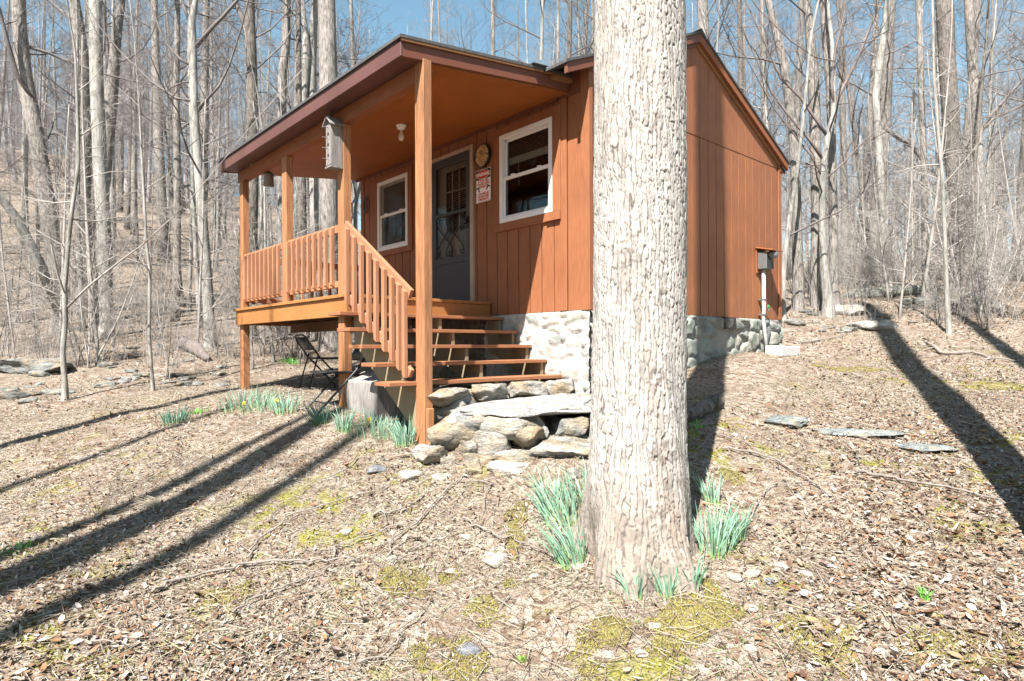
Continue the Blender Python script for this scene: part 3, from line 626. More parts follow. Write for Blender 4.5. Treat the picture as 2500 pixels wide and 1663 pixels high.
# birdhouse
bh=empty('birdhouse',(-1.857,-2.02,1.62)); tag(bh,'tall narrow weathered four-hole birdhouse mounted on the middle porch post','birdhouse'); lo=(-1.857,-2.02,1.62)
bx0,bx1,by0,by1,bz0,bz1=-1.92,-1.80,-2.08,-1.95,1.38,1.83
under(MB().prism([(bx0,bz0),(bx1,bz0),(bx1,bz1),((bx0+bx1)/2,bz1+.07),(bx0,bz1)],'y',by0,by1-.001),'body',M['oldwood'],bh,lo,bevel=.003)
under(MB().box(bx0+.004,bx1-.004,by0-.008,by0-.001,bz0+.01,bz1-.005),'front_board',M['oldwood'],bh,lo,bevel=.002)
cxb=(bx0+bx1)/2
for s in (-1,1):
    m=MB(); e=cxb+s*.095; q=[(cxb,bz1+.072),(cxb,bz1+.086),(e,bz1-.008),(e,bz1-.022)]; m.prism(q,'y',by0-.035,by1-.001); under(m,'roof_board',M['oldwood'],bh,lo)
for k in range(4):
    z=bz0+.075+.114*k
    under(MB().lathe([(.001,by0-.0095),(.017,by0-.0095),(.017,by0-.0085),(.001,by0-.0085)],(cxb,0,z+.04),16,'y'),'entrance_hole',M['iron'],bh,lo)
    under(MB().tube([(cxb,by0-.008,z-.005),(cxb,by0-.075,z-.003)],.004,6),'perch',M['oldwood'],bh,lo)
under(MB().box(bx0-.008,bx1+.008,by0-.015,by1-.001,bz0-.018,bz0-.0005),'base_board',M['oldwood'],bh,lo)
# lantern under the far end of the beam
ln=empty('hanging_lantern',(-4.30,-1.80,1.80)); tag(ln,'small dark lantern hanging at the far left corner under the porch roof','lantern'); 
o=MB().lathe([(.03,-.12),(.065,-.12),(.07,-.10),(.062,.03),(.075,.04),(.05,.07),(.015,.09)],n=16).build('lantern_body',M['twigd'],ln,True); o.rotation_euler=(R(6),R(14),0)
MB().tube([(0,0,.08),(-.01,.0,.19)],.004,5).build('hook',M['iron'],ln)
lo=(-1.95,-2.03,1.94); sl=empty('soffit_spotlight',lo); tag(sl,'small round spotlight fixed under the eave beside the birdhouse','spotlight')
o=MB().lathe([(.02,.03),(.035,.02),(.045,-.04),(.04,-.045)],n=14).build('lamp_head',M['grey'],sl,True); o.rotation_euler=(R(35),0,0)
MB().tube([(0,.01,.03),(0,.03,.065)],.012,8).build('bracket',M['grey'],sl)
o=MB().lathe([(.005,-.05),(.02,-.049),(.038,-.044)],n=14).build('lens',M['bulb'],sl,True); o.rotation_euler=(R(35),0,0)
# string of little clips along the beam
# folding chairs (facing +Y locally)
def chair(name,label,loc,rz):
    c=empty(name,loc,rz); tag(c,label,'chair',"folding chairs under the porch"); w=.225
    def path(s): return [(s,.30,0),(s,.27,.04),(s,-.13,.46),(s,-.30,.70)]
    top=[(-w+.03,-.325,.745),(-w+.09,-.335,.765),(w-.09,-.335,.765),(w-.03,-.325,.745)]
    MB().tube(path(-w)+top+path(w)[::-1],.0125,8).build('back_frame',M['black'],c,True)
    m=MB()
    for s in (-w+.03,w-.03): m.tube([(s,-.27,0),(s,-.13,.50)],.011,8)
    m.tube([(-w+.03,-.23,.15),(w-.03,-.23,.15)],.009,6); m.build('rear_leg_frame',M['black'],c,True)
    MB().tube([(-w,.20,.11),(w,.20,.11)],.009,6).build('stretcher',M['black'],c,True)
    m=MB(); n=8; v=[];f=[]
    for k in range(n+1):
        x=-w+.025+(2*w-.05)*k/n; d=-.025*(1-(2*k/n-1)**2)
        for z,y in ((.555,-.19),(.735,-.31)): v+= [(x,y+d,z),(x,y+d-.012,z)]
    for k in range(n):
        a=4*k;b=a+4; f+=[(a,b,b+2,a+2),(a+1,a+3,b+3,b+1),(a,a+1,b+1,b),(a+2,b+2,b+3,a+3)]
    m.add(v,f); m.build('backrest',M['black'],c,True)
    MB().prism([(-w+.015,-.16),(w-.015,-.16),(w-.015,.22),(w-.06,.27),(-w+.06,.27),(-w+.015,.22)],'z',.425,.447).build('seat',M['black'],c,bevel=.008)
    return c
chair('folding_chair','black metal folding chair under the deck seen from behind, seat towards the cabin',(-4.13,-1.10,tz(-4.13,-1.3)+.0),R(-4))
chair('folding_chair','black folding chair partly hidden behind the middle porch post',(-1.97,-1.93,tz(-1.9,-2.1)-.03),R(172))
# sawn stump
def blockmesh(x0,x1,y0,y1,z0,ztf,ztb,seed,amp=.03,n=26):
    bm=bmesh.new(); bmesh.ops.create_cube(bm,size=1); bmesh.ops.subdivide_edges(bm,edges=bm.edges[:],cuts=n,use_grid_fill=True)
    for v in bm.verts:
        p=v.co+Vector((.5,.5,.5)); x=x0+(x1-x0)*p.x; y=y0+(y1-y0)*p.y; zt_=ztf+(ztb-ztf)*p.y-.04*p.x*(1-p.y); z=z0+(zt_-z0)*p.z
        q=Vector((x,y,z)); q+=mnoise.noise_vector(q*3+Vector((seed,0,0)))*amp*1.4+mnoise.noise_vector(Vector((q.x*14,q.y*14,q.z*3)))*amp*.35
        v.co=q
    me=bpy.data.meshes.new('x'); bm.to_mesh(me); bm.free(); return me
me=blockmesh(-1.90,-1.16,-1.93,-1.35,-1.45,-.90,-.76,3); me.materials.append(M['stumpw']); me.polygons.foreach_set('use_smooth',np.ones(len(me.polygons),dtype=bool))
o=bpy.data.objects.new('wood_block',me); COL.objects.link(o); tag(o,'big weathered pale block of wood standing under the stairs behind the middle post','wood block')
# ---------------------------------------------------------------- rocks
def rockmesh(sx,sy,sz,seed,planes=16,sub=3,rough=.07,col=(.5,.48,.44),c2=None,layer=0):
    bm=bmesh.new(); bmesh.ops.create_icosphere(bm,subdivisions=sub+1,radius=1.); r=random.Random(seed)
    pl=[]
    for i in range(planes):
        n=Vector((r.gauss(0,1),r.gauss(0,1),r.gauss(0,.8))).normalized(); pl.append((n,r.uniform(.55,.85)))
    pl.append((Vector((r.uniform(-.08,.08),r.uniform(-.08,.08),1)).normalized(),r.uniform(.45,.6)))
    vs=[];cs=[]; off=Vector((seed*1.7,seed*.3,0)); c2=c2 or tuple(q*.7 for q in col)
    for v in bm.verts:
        p=v.co.copy()
        for n,d in pl:
            t=p.dot(n)-d
            if t>0: p-=n*t*.92
        p+=mnoise.noise_vector(p*2.2+off)*rough*1.6+mnoise.noise_vector(p*7+off)*rough*.6+mnoise.noise_vector(p*17+off)*rough*.25
        q=Vector((p.x*sx,p.y*sy,p.z*sz))
        if layer: q.x+=math.sin(q.z*90+mnoise.noise(q*4)*5)*layer; q.y+=math.cos(q.z*80+mnoise.noise(q*4)*5)*layer
        v.co=q
        n=mnoise.noise(q*5+off)*.5+.5; n2=mnoise.noise(q*14+off)*.5+.5
        k=min(1,max(0,(n-.4)*3)); cs.append([(col[i]*(1-k)+c2[i]*k)*(.50+.36*n2) for i in range(3)])
    me=bpy.data.meshes.new('rock'); bm.to_mesh(me); bm.free()
    a=me.color_attributes.new(name='Col',type='FLOAT_COLOR',domain='POINT'); arr=np.ones((len(me.vertices),4),np.float32); arr[:,:3]=cs; a.data.foreach_set('color',arr.ravel())
    me.polygons.foreach_set('use_smooth',np.ones(len(me.polygons),dtype=bool)); me.materials.append(M['rockv']); return me
def rock(name,loc,size,seed,rz=0,label=None,cat='rock',parent=None,group=None,tilt=(0,0),**k):
    o=bpy.data.objects.new(name,rockmesh(*size,seed,**k)); COL.objects.link(o); o.location=loc; o.rotation_euler=(tilt[0],tilt[1],rz)
    if parent: o.parent=parent
    if label: tag(o,label,cat,group)
    return o
W_=(.52,.50,.46); T_=(.44,.37,.27); G_=(.38,.40,.39)
ss=empty('stone_steps'); tag(ss,'rough pale fieldstone steps below the wooden staircase','stone steps')
SU=-F # unused
def srk(x,y,ztop,sx,sy,sz,seed,rz=0,col=W_,c2=T_,tilt=(0,0),**k):
    return rock('stone',(x,y,ztop-sz*.55),(sx,sy,sz),seed,R(rz),parent=ss,col=col,c2=c2,tilt=tilt,**k)
# riser course under the lowest tread
for i,(x,y,z,a,b,c) in enumerate([(-.33,-1.66,-.95,.22,.30,.14),(-.34,-1.18,-.93,.2,.27,.16),(-.36,-.62,-.93,.24,.42,.17),(-.32,-.16,-.93,.24,.24,.2),(-.7,-1.3,-.98,.4,.8,.3),(-.7,-.5,-.98,.4,.6,.3)]): srk(x,y,z,a,b,c,40+i,i*9,layer=.004)
# platform slabs
srk(.20,-.92,-1.075,.56,.92,.10,61,4,(.64,.63,.60),(.54,.53,.50),(R(1),R(3)),layer=.006)
srk(.16,-1.58,-1.10,.36,.40,.18,62,20,W_,G_,(R(3),R(4)))
srk(.38,-1.45,-1.13,.38,.34,.2,63,-14,(.60,.59,.55),T_,layer=.005)
srk(.12,-.2,-1.06,.5,.30,.2,64,6,W_)
srk(.0,-1.2,-1.2,.6,.9,.3,65,0,T_,W_)
# riser of the platform
for i,(x,y,z,a,b,c,col) in enumerate([(.16,-1.80,-1.24,.20,.16,.2,W_),(.40,-1.72,-1.28,.22,.16,.18,W_),(.56,-1.45,-1.24,.2,.26,.15,T_),(.64,-1.0,-1.2,.18,.32,.14,G_),(.70,-.5,-1.16,.22,.3,.16,W_),(.12,-2.1,-1.40,.15,.13,.12,W_)]): srk(x,y,z,a,b,c,80+i,i*23,col)
# lower slab
srk(.86,-1.22,-1.36,.36,.50,.12,91,12,(.56,.59,.58),T_,(R(2),R(5)),layer=.006)
srk(.66,-1.68,-1.42,.30,.22,.14,92,-10,(.62,.62,.58),T_,(R(4),R(3)))
srk(.98,-1.58,-1.48,.24,.2,.12,93,30,W_,T_)
srk(1.1,-.75,-1.27,.34,.30,.11,94,0,(.48,.52,.53),G_)
srk(.42,-1.86,-1.46,.24,.12,.09,95,15,T_,W_)
srk(1.18,-1.2,-1.47,.18,.24,.12,96,40,W_,T_)
for i,(x,y,a) in enumerate([(.55,-2.02,.10),(.8,-1.95,.08),(1.05,-1.85,.11),(1.25,-1.62,.09),(1.35,-1.4,.10),(.25,-2.05,.10),(1.4,-1.1,.09),(1.3,-.85,.15),(.95,-.5,.14),(1.35,-.45,.12)]): srk(x,y,tz(x,y)+.05,a,a*.8,.08,700+i,i*37,W_ if i%2 else T_)
# post footing stone
p,_=gp(1060,1078); rock('footing_stone',(.02,-2.12,-1.47),(.17,.15,.11),101,R(20),'smooth pale stone against the foot of the near porch post','rock',col=(.74,.71,.67),c2=W_)
def grock(name,u,v,s,seed,label,cat='rock',group=None,sink=.35,rz=0,**k):
    p,D=gp(u,v); return rock(name,(p[0],p[1],p[2]+s[2]*(.5-sink)),s,seed,R(rz),label,cat,None,group,**k)
sl_=dict(col=(.38,.42,.41),c2=(.29,.33,.33),layer=.004)
grock('flat_stone',1915,1036,(.24,.17,.07),111,'thick flat grey stone with a pale front edge, nearest the tree trunk',rz=YAW*57,sink=.1,**sl_)
grock('flat_stone',2085,1058,(.44,.16,.04),112,'long thin grey slab lying between two shorter stones',rz=35,sink=.2,**sl_)
grock('flat_stone',2260,1095,(.30,.17,.035),113,'grey slab lying half in the broad tree shadow',rz=30,sink=.2,**sl_)
for i,(u,v,s,l) in enumerate([(1794,1412,.075,'round cream stone right of the big tree base, largest of its cluster'),(1838,1400,.06,'cream stone just right of the largest round one'),(1836,1488,.06,'oval cream stone in the moss below the round cluster'),(1830,1585,.05,'pale upright stone at the lower edge of the lawn'),(1565,1596,.045,'small whitish stone near the bottom edge'),(1256,1518,.045,'small upright white stone left of the bottom moss patches'),(1140,1312,.06,'pale stone in the lawn beside a dark twig'),(845,1300,.06,'white stone near the fallen twigs left of the lawn'),(955,1365,.06,'pair-like white stone at the end of a long thin twig'),(1205,1365,.12,'flat pale stone flush with the lawn'),(1375,1380,.04,'tiny white stone by the left daffodils'),(1410,1385,.06,'whitish stone touching the big tree root'),(1303,1408,.045,'small cream stone left of the tree root'),(1905,1385,.07,'pale flat stone in the leaves'),(1145,1590,.08,'dark slate flake near the bottom of the picture'),(1100,1395,.05,'small buff stone in the greenish lawn'),(2377,1265,.08,'pinkish brown stone near the right edge'),(920,1145,.12,'grey stone at the end of the shadow left of the steps'),(1000,1160,.14,'low pale stone left of the steps'),(1080,1120,.14,'buff stone in front of the near post'),(1075,1165,.11,'thin pale stone in front of the steps'),(1880,1420,.05,'grey pebble right of the stone cluster'),(1970,1400,.05,'buff pebble right of the stone cluster'),(1240,1140,.2,'flat buff slab in the ground before the steps'),(1600,1530,.05,'cream pebble in the moss'),(480,1195,.10,'brown stone beside the dead grass tuft')]):
    dark=i in (14,17,21); c=(.34,.36,.39) if dark else ((.52,.42,.35) if i in (16,25) else (.72,.66,.58))
    grock('stone',u,v,(s,s*.8,s*.45),130+i,l,'stone',sink=.35 if s<.1 else .6,rz=i*40,col=c,c2=tuple(q*.85 for q in c),sub=2,rough=.02)
# scattered rocks at the wood edge (left) and behind (right)
rr=random.Random(5); k=0
for (u0,u1,v0,v1,n,smin,smax,lab,grp) in [(150,560,845,945,46,.05,.2,'grey angular rock in the scatter at the left wood edge','rocks at the left wood edge'),(0,140,905,985,9,.1,.3,'pale grey rock at the far left picture edge','rocks at the far left edge'),(1930,2260,760,815,20,.08,.26,'weathered rock in the line behind the right lawn','rocks behind the right lawn'),(2060,2500,690,760,14,.25,.7,'mossy grey rock among the brush on the right','rocks among the right brush')]:
    for i in range(n):
        s=rr.uniform(smin,smax); k+=1; g=rr.uniform(.26,.46)
        grock('rock',rr.uniform(u0,u1),rr.uniform(v0,v1),(s,s*rr.uniform(.6,1),s*rr.uniform(.3,.5)),200+k,lab,'rock',grp,rz=rr.uniform(0,180),col=(g,g*.99,g*.94),c2=(g*.7,g*.74,g*.66),sub=2,sink=.4)
o=grock('boulder',2150,722,(1.25,.7,.30),301,'broad flat mossy boulder behind the right lawn','boulder',rz=40,col=(.46,.46,.42),c2=(.30,.33,.25))
o=grock('boulder',2060,765,(.5,.35,.22),302,'pale rounded boulder behind the thin forked tree','boulder',rz=10,col=(.62,.60,.56))
grock('boulder',2130,800,(.42,.3,.18),303,'white flat boulder at the lawn edge','boulder',rz=10,col=(.66,.64,.60))
grock('boulder',95,905,(.9,.5,.20),304,'dark overhanging slab of rock at the far left','boulder',rz=30,col=(.34,.35,.34),sink=.1)
# ---------------------------------------------------------------- the big foreground tree
TX,TY=2.047,-1.875; TB=-1.87
bt=empty('big_tree',(TX,TY,TB)); tag(bt,'massive pale furrow-barked tree trunk standing in front of the cabin corner','tree')
def bigtrunk():
    nth=420; zs=list(np.arange(-2.1,2.35,.0066)); z=2.35
    while z<15.5: z+=.12; zs.append(z)
    zs=np.array(zs); th=np.arange(nth)*2*math.pi/nth; TH,Z=np.meshgrid(th,zs)
    # base radius with root flare
    r=np.interp(Z,[-2.1,-1.87,-1.72,-1.5,-1.25,-.9,-.4,.6,1.8,3,4.5,7,11,15.5],[.42,.385,.352,.328,.304,.292,.284,.283,.276,.255,.2,.165,.13,.06])
    lob=np.clip((-1.35-Z)/.6,0,1); r=r*(1+lob*lob*(.17*np.cos(5*TH+.6)+.15*np.cos(3*TH+2.2)+.09*np.cos(8*TH+1)))
    r=r+.006*np.sin(2*TH+Z*.8)+.004*np.sin(3*TH-Z*1.7)
    # bark plates: broken vertical ridges
    q=TH/(2*math.pi); nc=64; cx_,sx_=np.cos(TH),np.sin(TH)
    A=q*nc+(fbm(cx_*3+5,Z*3+sx_*3,5)-.47)*3.4+(fbm(cx_*14+5,Z*16+sx_*14,15,3)-.44)*.9
    ca=np.floor(A); tab=np.random.default_rng(3).random((128,256,2)); cai=ca.astype(int)%nc
    Bz=Z/(.045+.05*tab[cai,7,0])+tab[cai,9,1]*9+(fbm(cx_*10+9,Z*12+sx_*10,6,3)-.44)*1.1+(A-ca)*.35
    cb=np.floor(Bz); CID=tab[cai,cb.astype(int)%256,0]; jx=tab[cai,cb.astype(int)%256,1]
    ex=np.minimum(A-ca,1-(A-ca)); ez=np.minimum(Bz-cb,1-(Bz-cb))*1.6
    patch=np.clip((fbm(cx_*2+3,Z*1.1+sx_*2,21)-.40)*5,.30,1.)
    e=np.clip((np.minimum(ex,ez+.10*(jx>.4)+.3*(jx>.75))-.03)/.13,0,1); e=1-(1-e)**2; amp=.0095*patch*np.clip((16-Z)/14,.3,1)
    fine=(fbm(np.cos(TH)*40+50,Z*22+np.sin(TH)*40,31,3)-.44)
    dr=(e-1)*amp+fine*.006+(CID-.5)*.004+(fbm(np.cos(TH)*4,Z*2+np.sin(TH)*4,33)-.47)*.02
    # knots (angle, height, size)
    kn=np.zeros(A.shape)
    for a0,z0,sz in ((-1.15,-.05,.09),(-.62,.75,.07),(-.5,-1.55,.10),(-.45,-1.2,.08),(-1.3,1.35,.06),(-.35,-.25,.06),(-.55,-.75,.07)):
        dd=np.hypot(((TH-a0+math.pi)%(2*math.pi)-math.pi)*.29,(Z-z0)*.9)/sz; dr+=np.exp(-dd**2)*.02*(fbm(TH*9,Z*26,61,3)-.3); kn=np.maximum(kn,np.exp(-(dd*1.0)**2)*np.clip((fbm(TH*14,Z*34,62,3)-.42)*9,0,1))
    r=r+dr
    dxc=.02*np.sin(Z*.5)-.006*(Z+.5)*FW[0]; X=r*np.cos(TH)+dxc*1.; Y=r*np.sin(TH)
    lean=(Z-.4); X=X-RT0[0]*lean*.004; Y=Y-RT0[1]*lean*.004
    V=np.stack([X,Y,Z-TB],-1).reshape(-1,3)
    k=np.clip((e-.22)/.6,0,1)[...,None]; lt=np.array((.315,.295,.272)); dk=np.array((.105,.09,.078)); g=(.78+.4*CID)[...,None]*(1+fine[...,None]*.5)
    c=(lt*k+dk*(1-k))*g; mid=np.array((.26,.222,.19)); w=np.clip((fbm(np.cos(TH)*3+8,Z*1.5+np.sin(TH)*3,41)-.45)*4,0,1)[...,None]*.5; c=c*(1-w)+mid*g*k*w+dk*(1-k)*w
    kk=(kn*.8)[...,None]; c=c*(1-kk)+np.array((.12,.095,.08))*kk
    low=np.clip((-1.15-Z)/.6+(fbm(cx_*4,Z*3+sx_*4,71)-.47)*1.2,0,1)[...,None]*.8; c=c*(1-low)+np.array((.205,.165,.13))*g*k*low+dk*(1-k)*low
    n=len(zs); ii=np.arange(n*nth).reshape(n,nth); jj=np.roll(ii,-1,axis=1); fc=np.stack([ii[:-1],jj[:-1],jj[1:],ii[1:]],-1).reshape(-1,4)
    return obj('trunk',V,fc,M['bigbark'],bt,True,c.reshape(-1,3))
bigtrunk()
# ---------------------------------------------------------------- tree generator
def grow(mt,mc,path,rads,r,first=.35,nb=14,lmax=4.,levels=3,droop=0.,up=.5,sides=3,dens=1.,kink=.16,end=1.):
    """path: trunk points, rads: radii; trunk goes to mt, limbs and twigs to mc"""
    P=[Vector(p) for p in path]; n=len(P)
    nts=10 if rads[0]>.12 else (8 if rads[0]>.05 else 6)
    mt.tube(P,rads,nts)
    def sample(t):
        f=t*(n-1); i=min(int(f),n-2); a=f-i; return P[i].lerp(P[i+1],a),rads[i]*(1-a)+rads[i+1]*a,(P[i+1]-P[i]).normalized()
    def branch(p,d,length,rad,lev):
        k=max(3,int(length/ (.45 if lev<2 else .25))); k=min(k,7 if lev<2 else 4); pts=[p.copy()];q=p.copy();dd=d.copy()
        for i in range(k):
            dd=(dd+Vector((r.gauss(0,kink),r.gauss(0,kink),r.gauss(0,kink)+.05*up-droop*.05))).normalized(); q=q+dd*length/k; pts.append(q.copy())
        rs=[max(rad*(1-.85*i/k),.0019) for i in range(k+1)]
        mc.tube(pts,rs,5 if rad>.02 else (4 if rad>.008 else 3),False)
        if lev>=levels: return
        nk=int((3.6+length*2.0)*dens) if lev<levels-1 else int((3.5+length*3.2)*dens)
        for j in range(nk):
            t=r.uniform(.2,1.); f=t*k; i=min(int(f),k-1); b=pts[i].lerp(pts[i+1],f-i); ax=(pts[i+1]-pts[i]).normalized()
            o_=ax.orthogonal(); o_.rotate(Matrix.Rotation(r.uniform(0,6.283),3,ax)); an=r.uniform(.45,1.05)
            nd_=(ax*math.cos(an)+o_*math.sin(an)+Vector((0,0,.18*up))).normalized()
            branch(b,nd_,length*r.uniform(.30,.62)*(1.15-t*.4),max(rs[i]*.55,.0022),lev+1)
    for j in range(nb):
        t=first+(end-first)*((j+r.random())/nb); p,rd,ax=sample(min(t,.999)); o_=ax.orthogonal(); o_.rotate(Matrix.Rotation(r.uniform(0,6.283),3,ax))
        an=r.uniform(.6,1.2); d=(ax*math.cos(an)+o_*math.sin(an)).normalized(); L_=lmax*r.uniform(.5,1.)*(1.25-t)
        branch(p,d,L_,min(rd*.5,.007+L_*.0065),1)
def tpath(h,r0,r,lean=.03,wob=.12,seg=14):
    pts=[];x=y=0;dx,dy=r.gauss(0,lean),r.gauss(0,lean)
    for i in range(seg+1):
        z=h*i/seg; pts.append((x,y,z-.25 if i==0 else z)); dx+=r.gauss(0,wob*.12); dy+=r.gauss(0,wob*.12); dx*=.93;dy*=.93; x+=dx*h/seg; y+=dy*h/seg
    rad=[r0*(1.35 if i==0 else 1)*(1-.9*(i/seg)**1.15)+.004 for i in range(seg+1)]; return pts,rad
def proto(h,r0,seed,mat,tm,cat,**k):
    r=random.Random(seed); a=MB();b=MB(); lean=k.pop('lean',.03); wob=k.pop('wob',.12); stems=k.pop('stems',1)
    for s in range(stems):
        p,rd=tpath(h*(1 if s==0 else r.uniform(.6,.95)),r0*(1 if s==0 else r.uniform(.5,.9)),r,lean if stems==1 else .35,wob)
        if s: ox,oy=r.gauss(0,.12),r.gauss(0,.12); p=[(x+ox,y+oy,z) for x,y,z in p]
        grow(a,b,p,rd,r,**k)
    def me(m,mt):
        e=bpy.data.meshes.new('m'); e.from_pydata(m.v,[],m.f); e.polygons.foreach_set('use_smooth',np.ones(len(e.polygons),dtype=bool)); e.materials.append(mt); return e
    return me(a,mat),me(b,tm)
PT={}
PT['tall']=[proto(h,r0,50+i,M[mb],M['twig'],'t',first=f,nb=nb,lmax=lm,levels=3,dens=1.25,up=.9) for i,(h,r0,f,nb,lm,mb) in enumerate([(24,.20,.16,30,5.,'bark'),(27,.24,.22,28,5.5,'bark'),(21,.16,.15,28,4.,'bark2'),(25,.22,.14,32,5.,'bark'),(19,.13,.15,26,3.5,'bark2'),(23,.18,.2,26,4.6,'bark3')])]
PT['slim']=[proto(h,r0,80+i,M[mb],M['twig' if i%2 else 'twigm'],'t',first=f,nb=nb,lmax=lm,levels=3,dens=1.25,up=.8,lean=.06) for i,(h,r0,f,nb,lm,mb) in enumerate([(14,.075,.12,30,2.8,'bark2'),(12,.06,.15,20,2.4,'bark2'),(16,.09,.2,20,3.,'bark'),(10,.05,.1,20,2.2,'bark2'),(13,.065,.2,18,2.6,'bark3')])]
PT['sapl']=[proto(h,r0,110+i,M['twig2'],M['twig2'],'t',first=.12,nb=nb,lmax=lm,levels=3,dens=1.,up=.6,lean=.12,kink=.2) for i,(h,r0,nb,lm) in enumerate([(4.5,.022,20,1.5),(3.5,.018,18,1.3),(5.5,.028,24,1.9)])]
PT['brush']=[proto(h,r0,130+i,M['twig2'] if i%2 else M['twig'],M['twig2'],'t',first=.15,nb=10,lmax=lm,levels=3,dens=1.1,up=.3,stems=st_,kink=.26) for i,(h,r0,st_,lm) in enumerate([(1.8,.010,6,.9),(2.3,.012,7,1.1),(1.4,.008,7,.8),(2.8,.014,5,1.3)])]
def place(kind,i,x,y,sc_,rz,name,label,cat,group,tiltv=(0,0),z=None):
    ma,mb=PT[kind][i]; e=bpy.data.objects.new(name,None); COL.objects.link(e); e.location=(x,y,(tz(x,y) if z is None else z)); e.scale=(sc_,)*3; e.rotation_euler=(tiltv[0],tiltv[1],rz)
    for nm,me in (('trunk' if kind in('tall','slim','sapl') else 'stems',ma),('crown' if kind in('tall','slim','sapl') else 'twigs',mb)):
        c=bpy.data.objects.new(nm,me); COL.objects.link(c); c.parent=e
    tag(e,label,cat,group); return e
# hero trees following the photograph: (label, base pixel u,v, [(u,v,width px)...], bark, twig, branches)
def hero(label,base,path,mat='bark',tw='twigm',nb=14,lmax=2.8,first=.25,top=18,limbs=(),dep=None,name='bare_tree',dens=1.1,kink=.16,levels=3,seed=0):
    p,D=gp(*base) if dep is None else (None,dep)
    if p is None: q=W3(base[0],base[1],dep); p=np.array([q[0],q[1],tz(q[0],q[1])])
    pts=[];rd=[]; r=random.Random(int(base[0]*3+seed))
    w0=path[0][2]/2/F*D
    pts.append((0,0,-.3)); rd.append(w0*1.45); pts.append((0,0,.0)); rd.append(w0*1.3); 
    for u,v,w in path:
        q=W3(u,v,D)-p; 
        if q[2]<.25: continue
        pts.append(tuple(q)); rd.append(w/2/F*D)
    # continue above the frame
    d=Vector(pts[-1])-Vector(pts[-2]); d.normalize(); d=(d+Vector((0,0,.6))).normalized(); q=Vector(pts[-1]); r0=rd[-1]; rem=max(2.,top-q.z); ns=8
    for i in range(ns):
        d=(d+Vector((r.gauss(0,.05),r.gauss(0,.05),.05))).normalized(); q=q+d*rem/ns; pts.append(tuple(q)); rd.append(max(r0*(1-.92*(i+1)/ns),.006))
    a=MB();b=MB(); grow(a,b,pts,rd,r,first=first,nb=nb,lmax=lmax,dens=dens,up=.7,kink=kink,levels=levels)
    for lp in limbs:
        lq=[Vector(W3(u,v,D+dd)-p) for u,v,dd,w in lp]; lr=[w/2/F*D for *_,w in lp]
        d=(lq[-1]-lq[-2]).normalized(); q=lq[-1]
        for i in range(4): d=(d+Vector((r.gauss(0,.1),r.gauss(0,.1),.12))).normalized(); q=q+d*.8; lq.append(q.copy()); lr.append(max(lr[len(lp)-1]*(1-.22*(i+1)),.004))
        grow(b,b,lq,lr,r,first=.2,nb=7,lmax=1.5,dens=dens,up=.6,levels=3 if levels>2 else 2)
    e=empty(name,tuple(p)); tag(e,label,'tree'); a.build('trunk',M[mat],e,True); b.build('crown',M[tw],e,True); return e,D
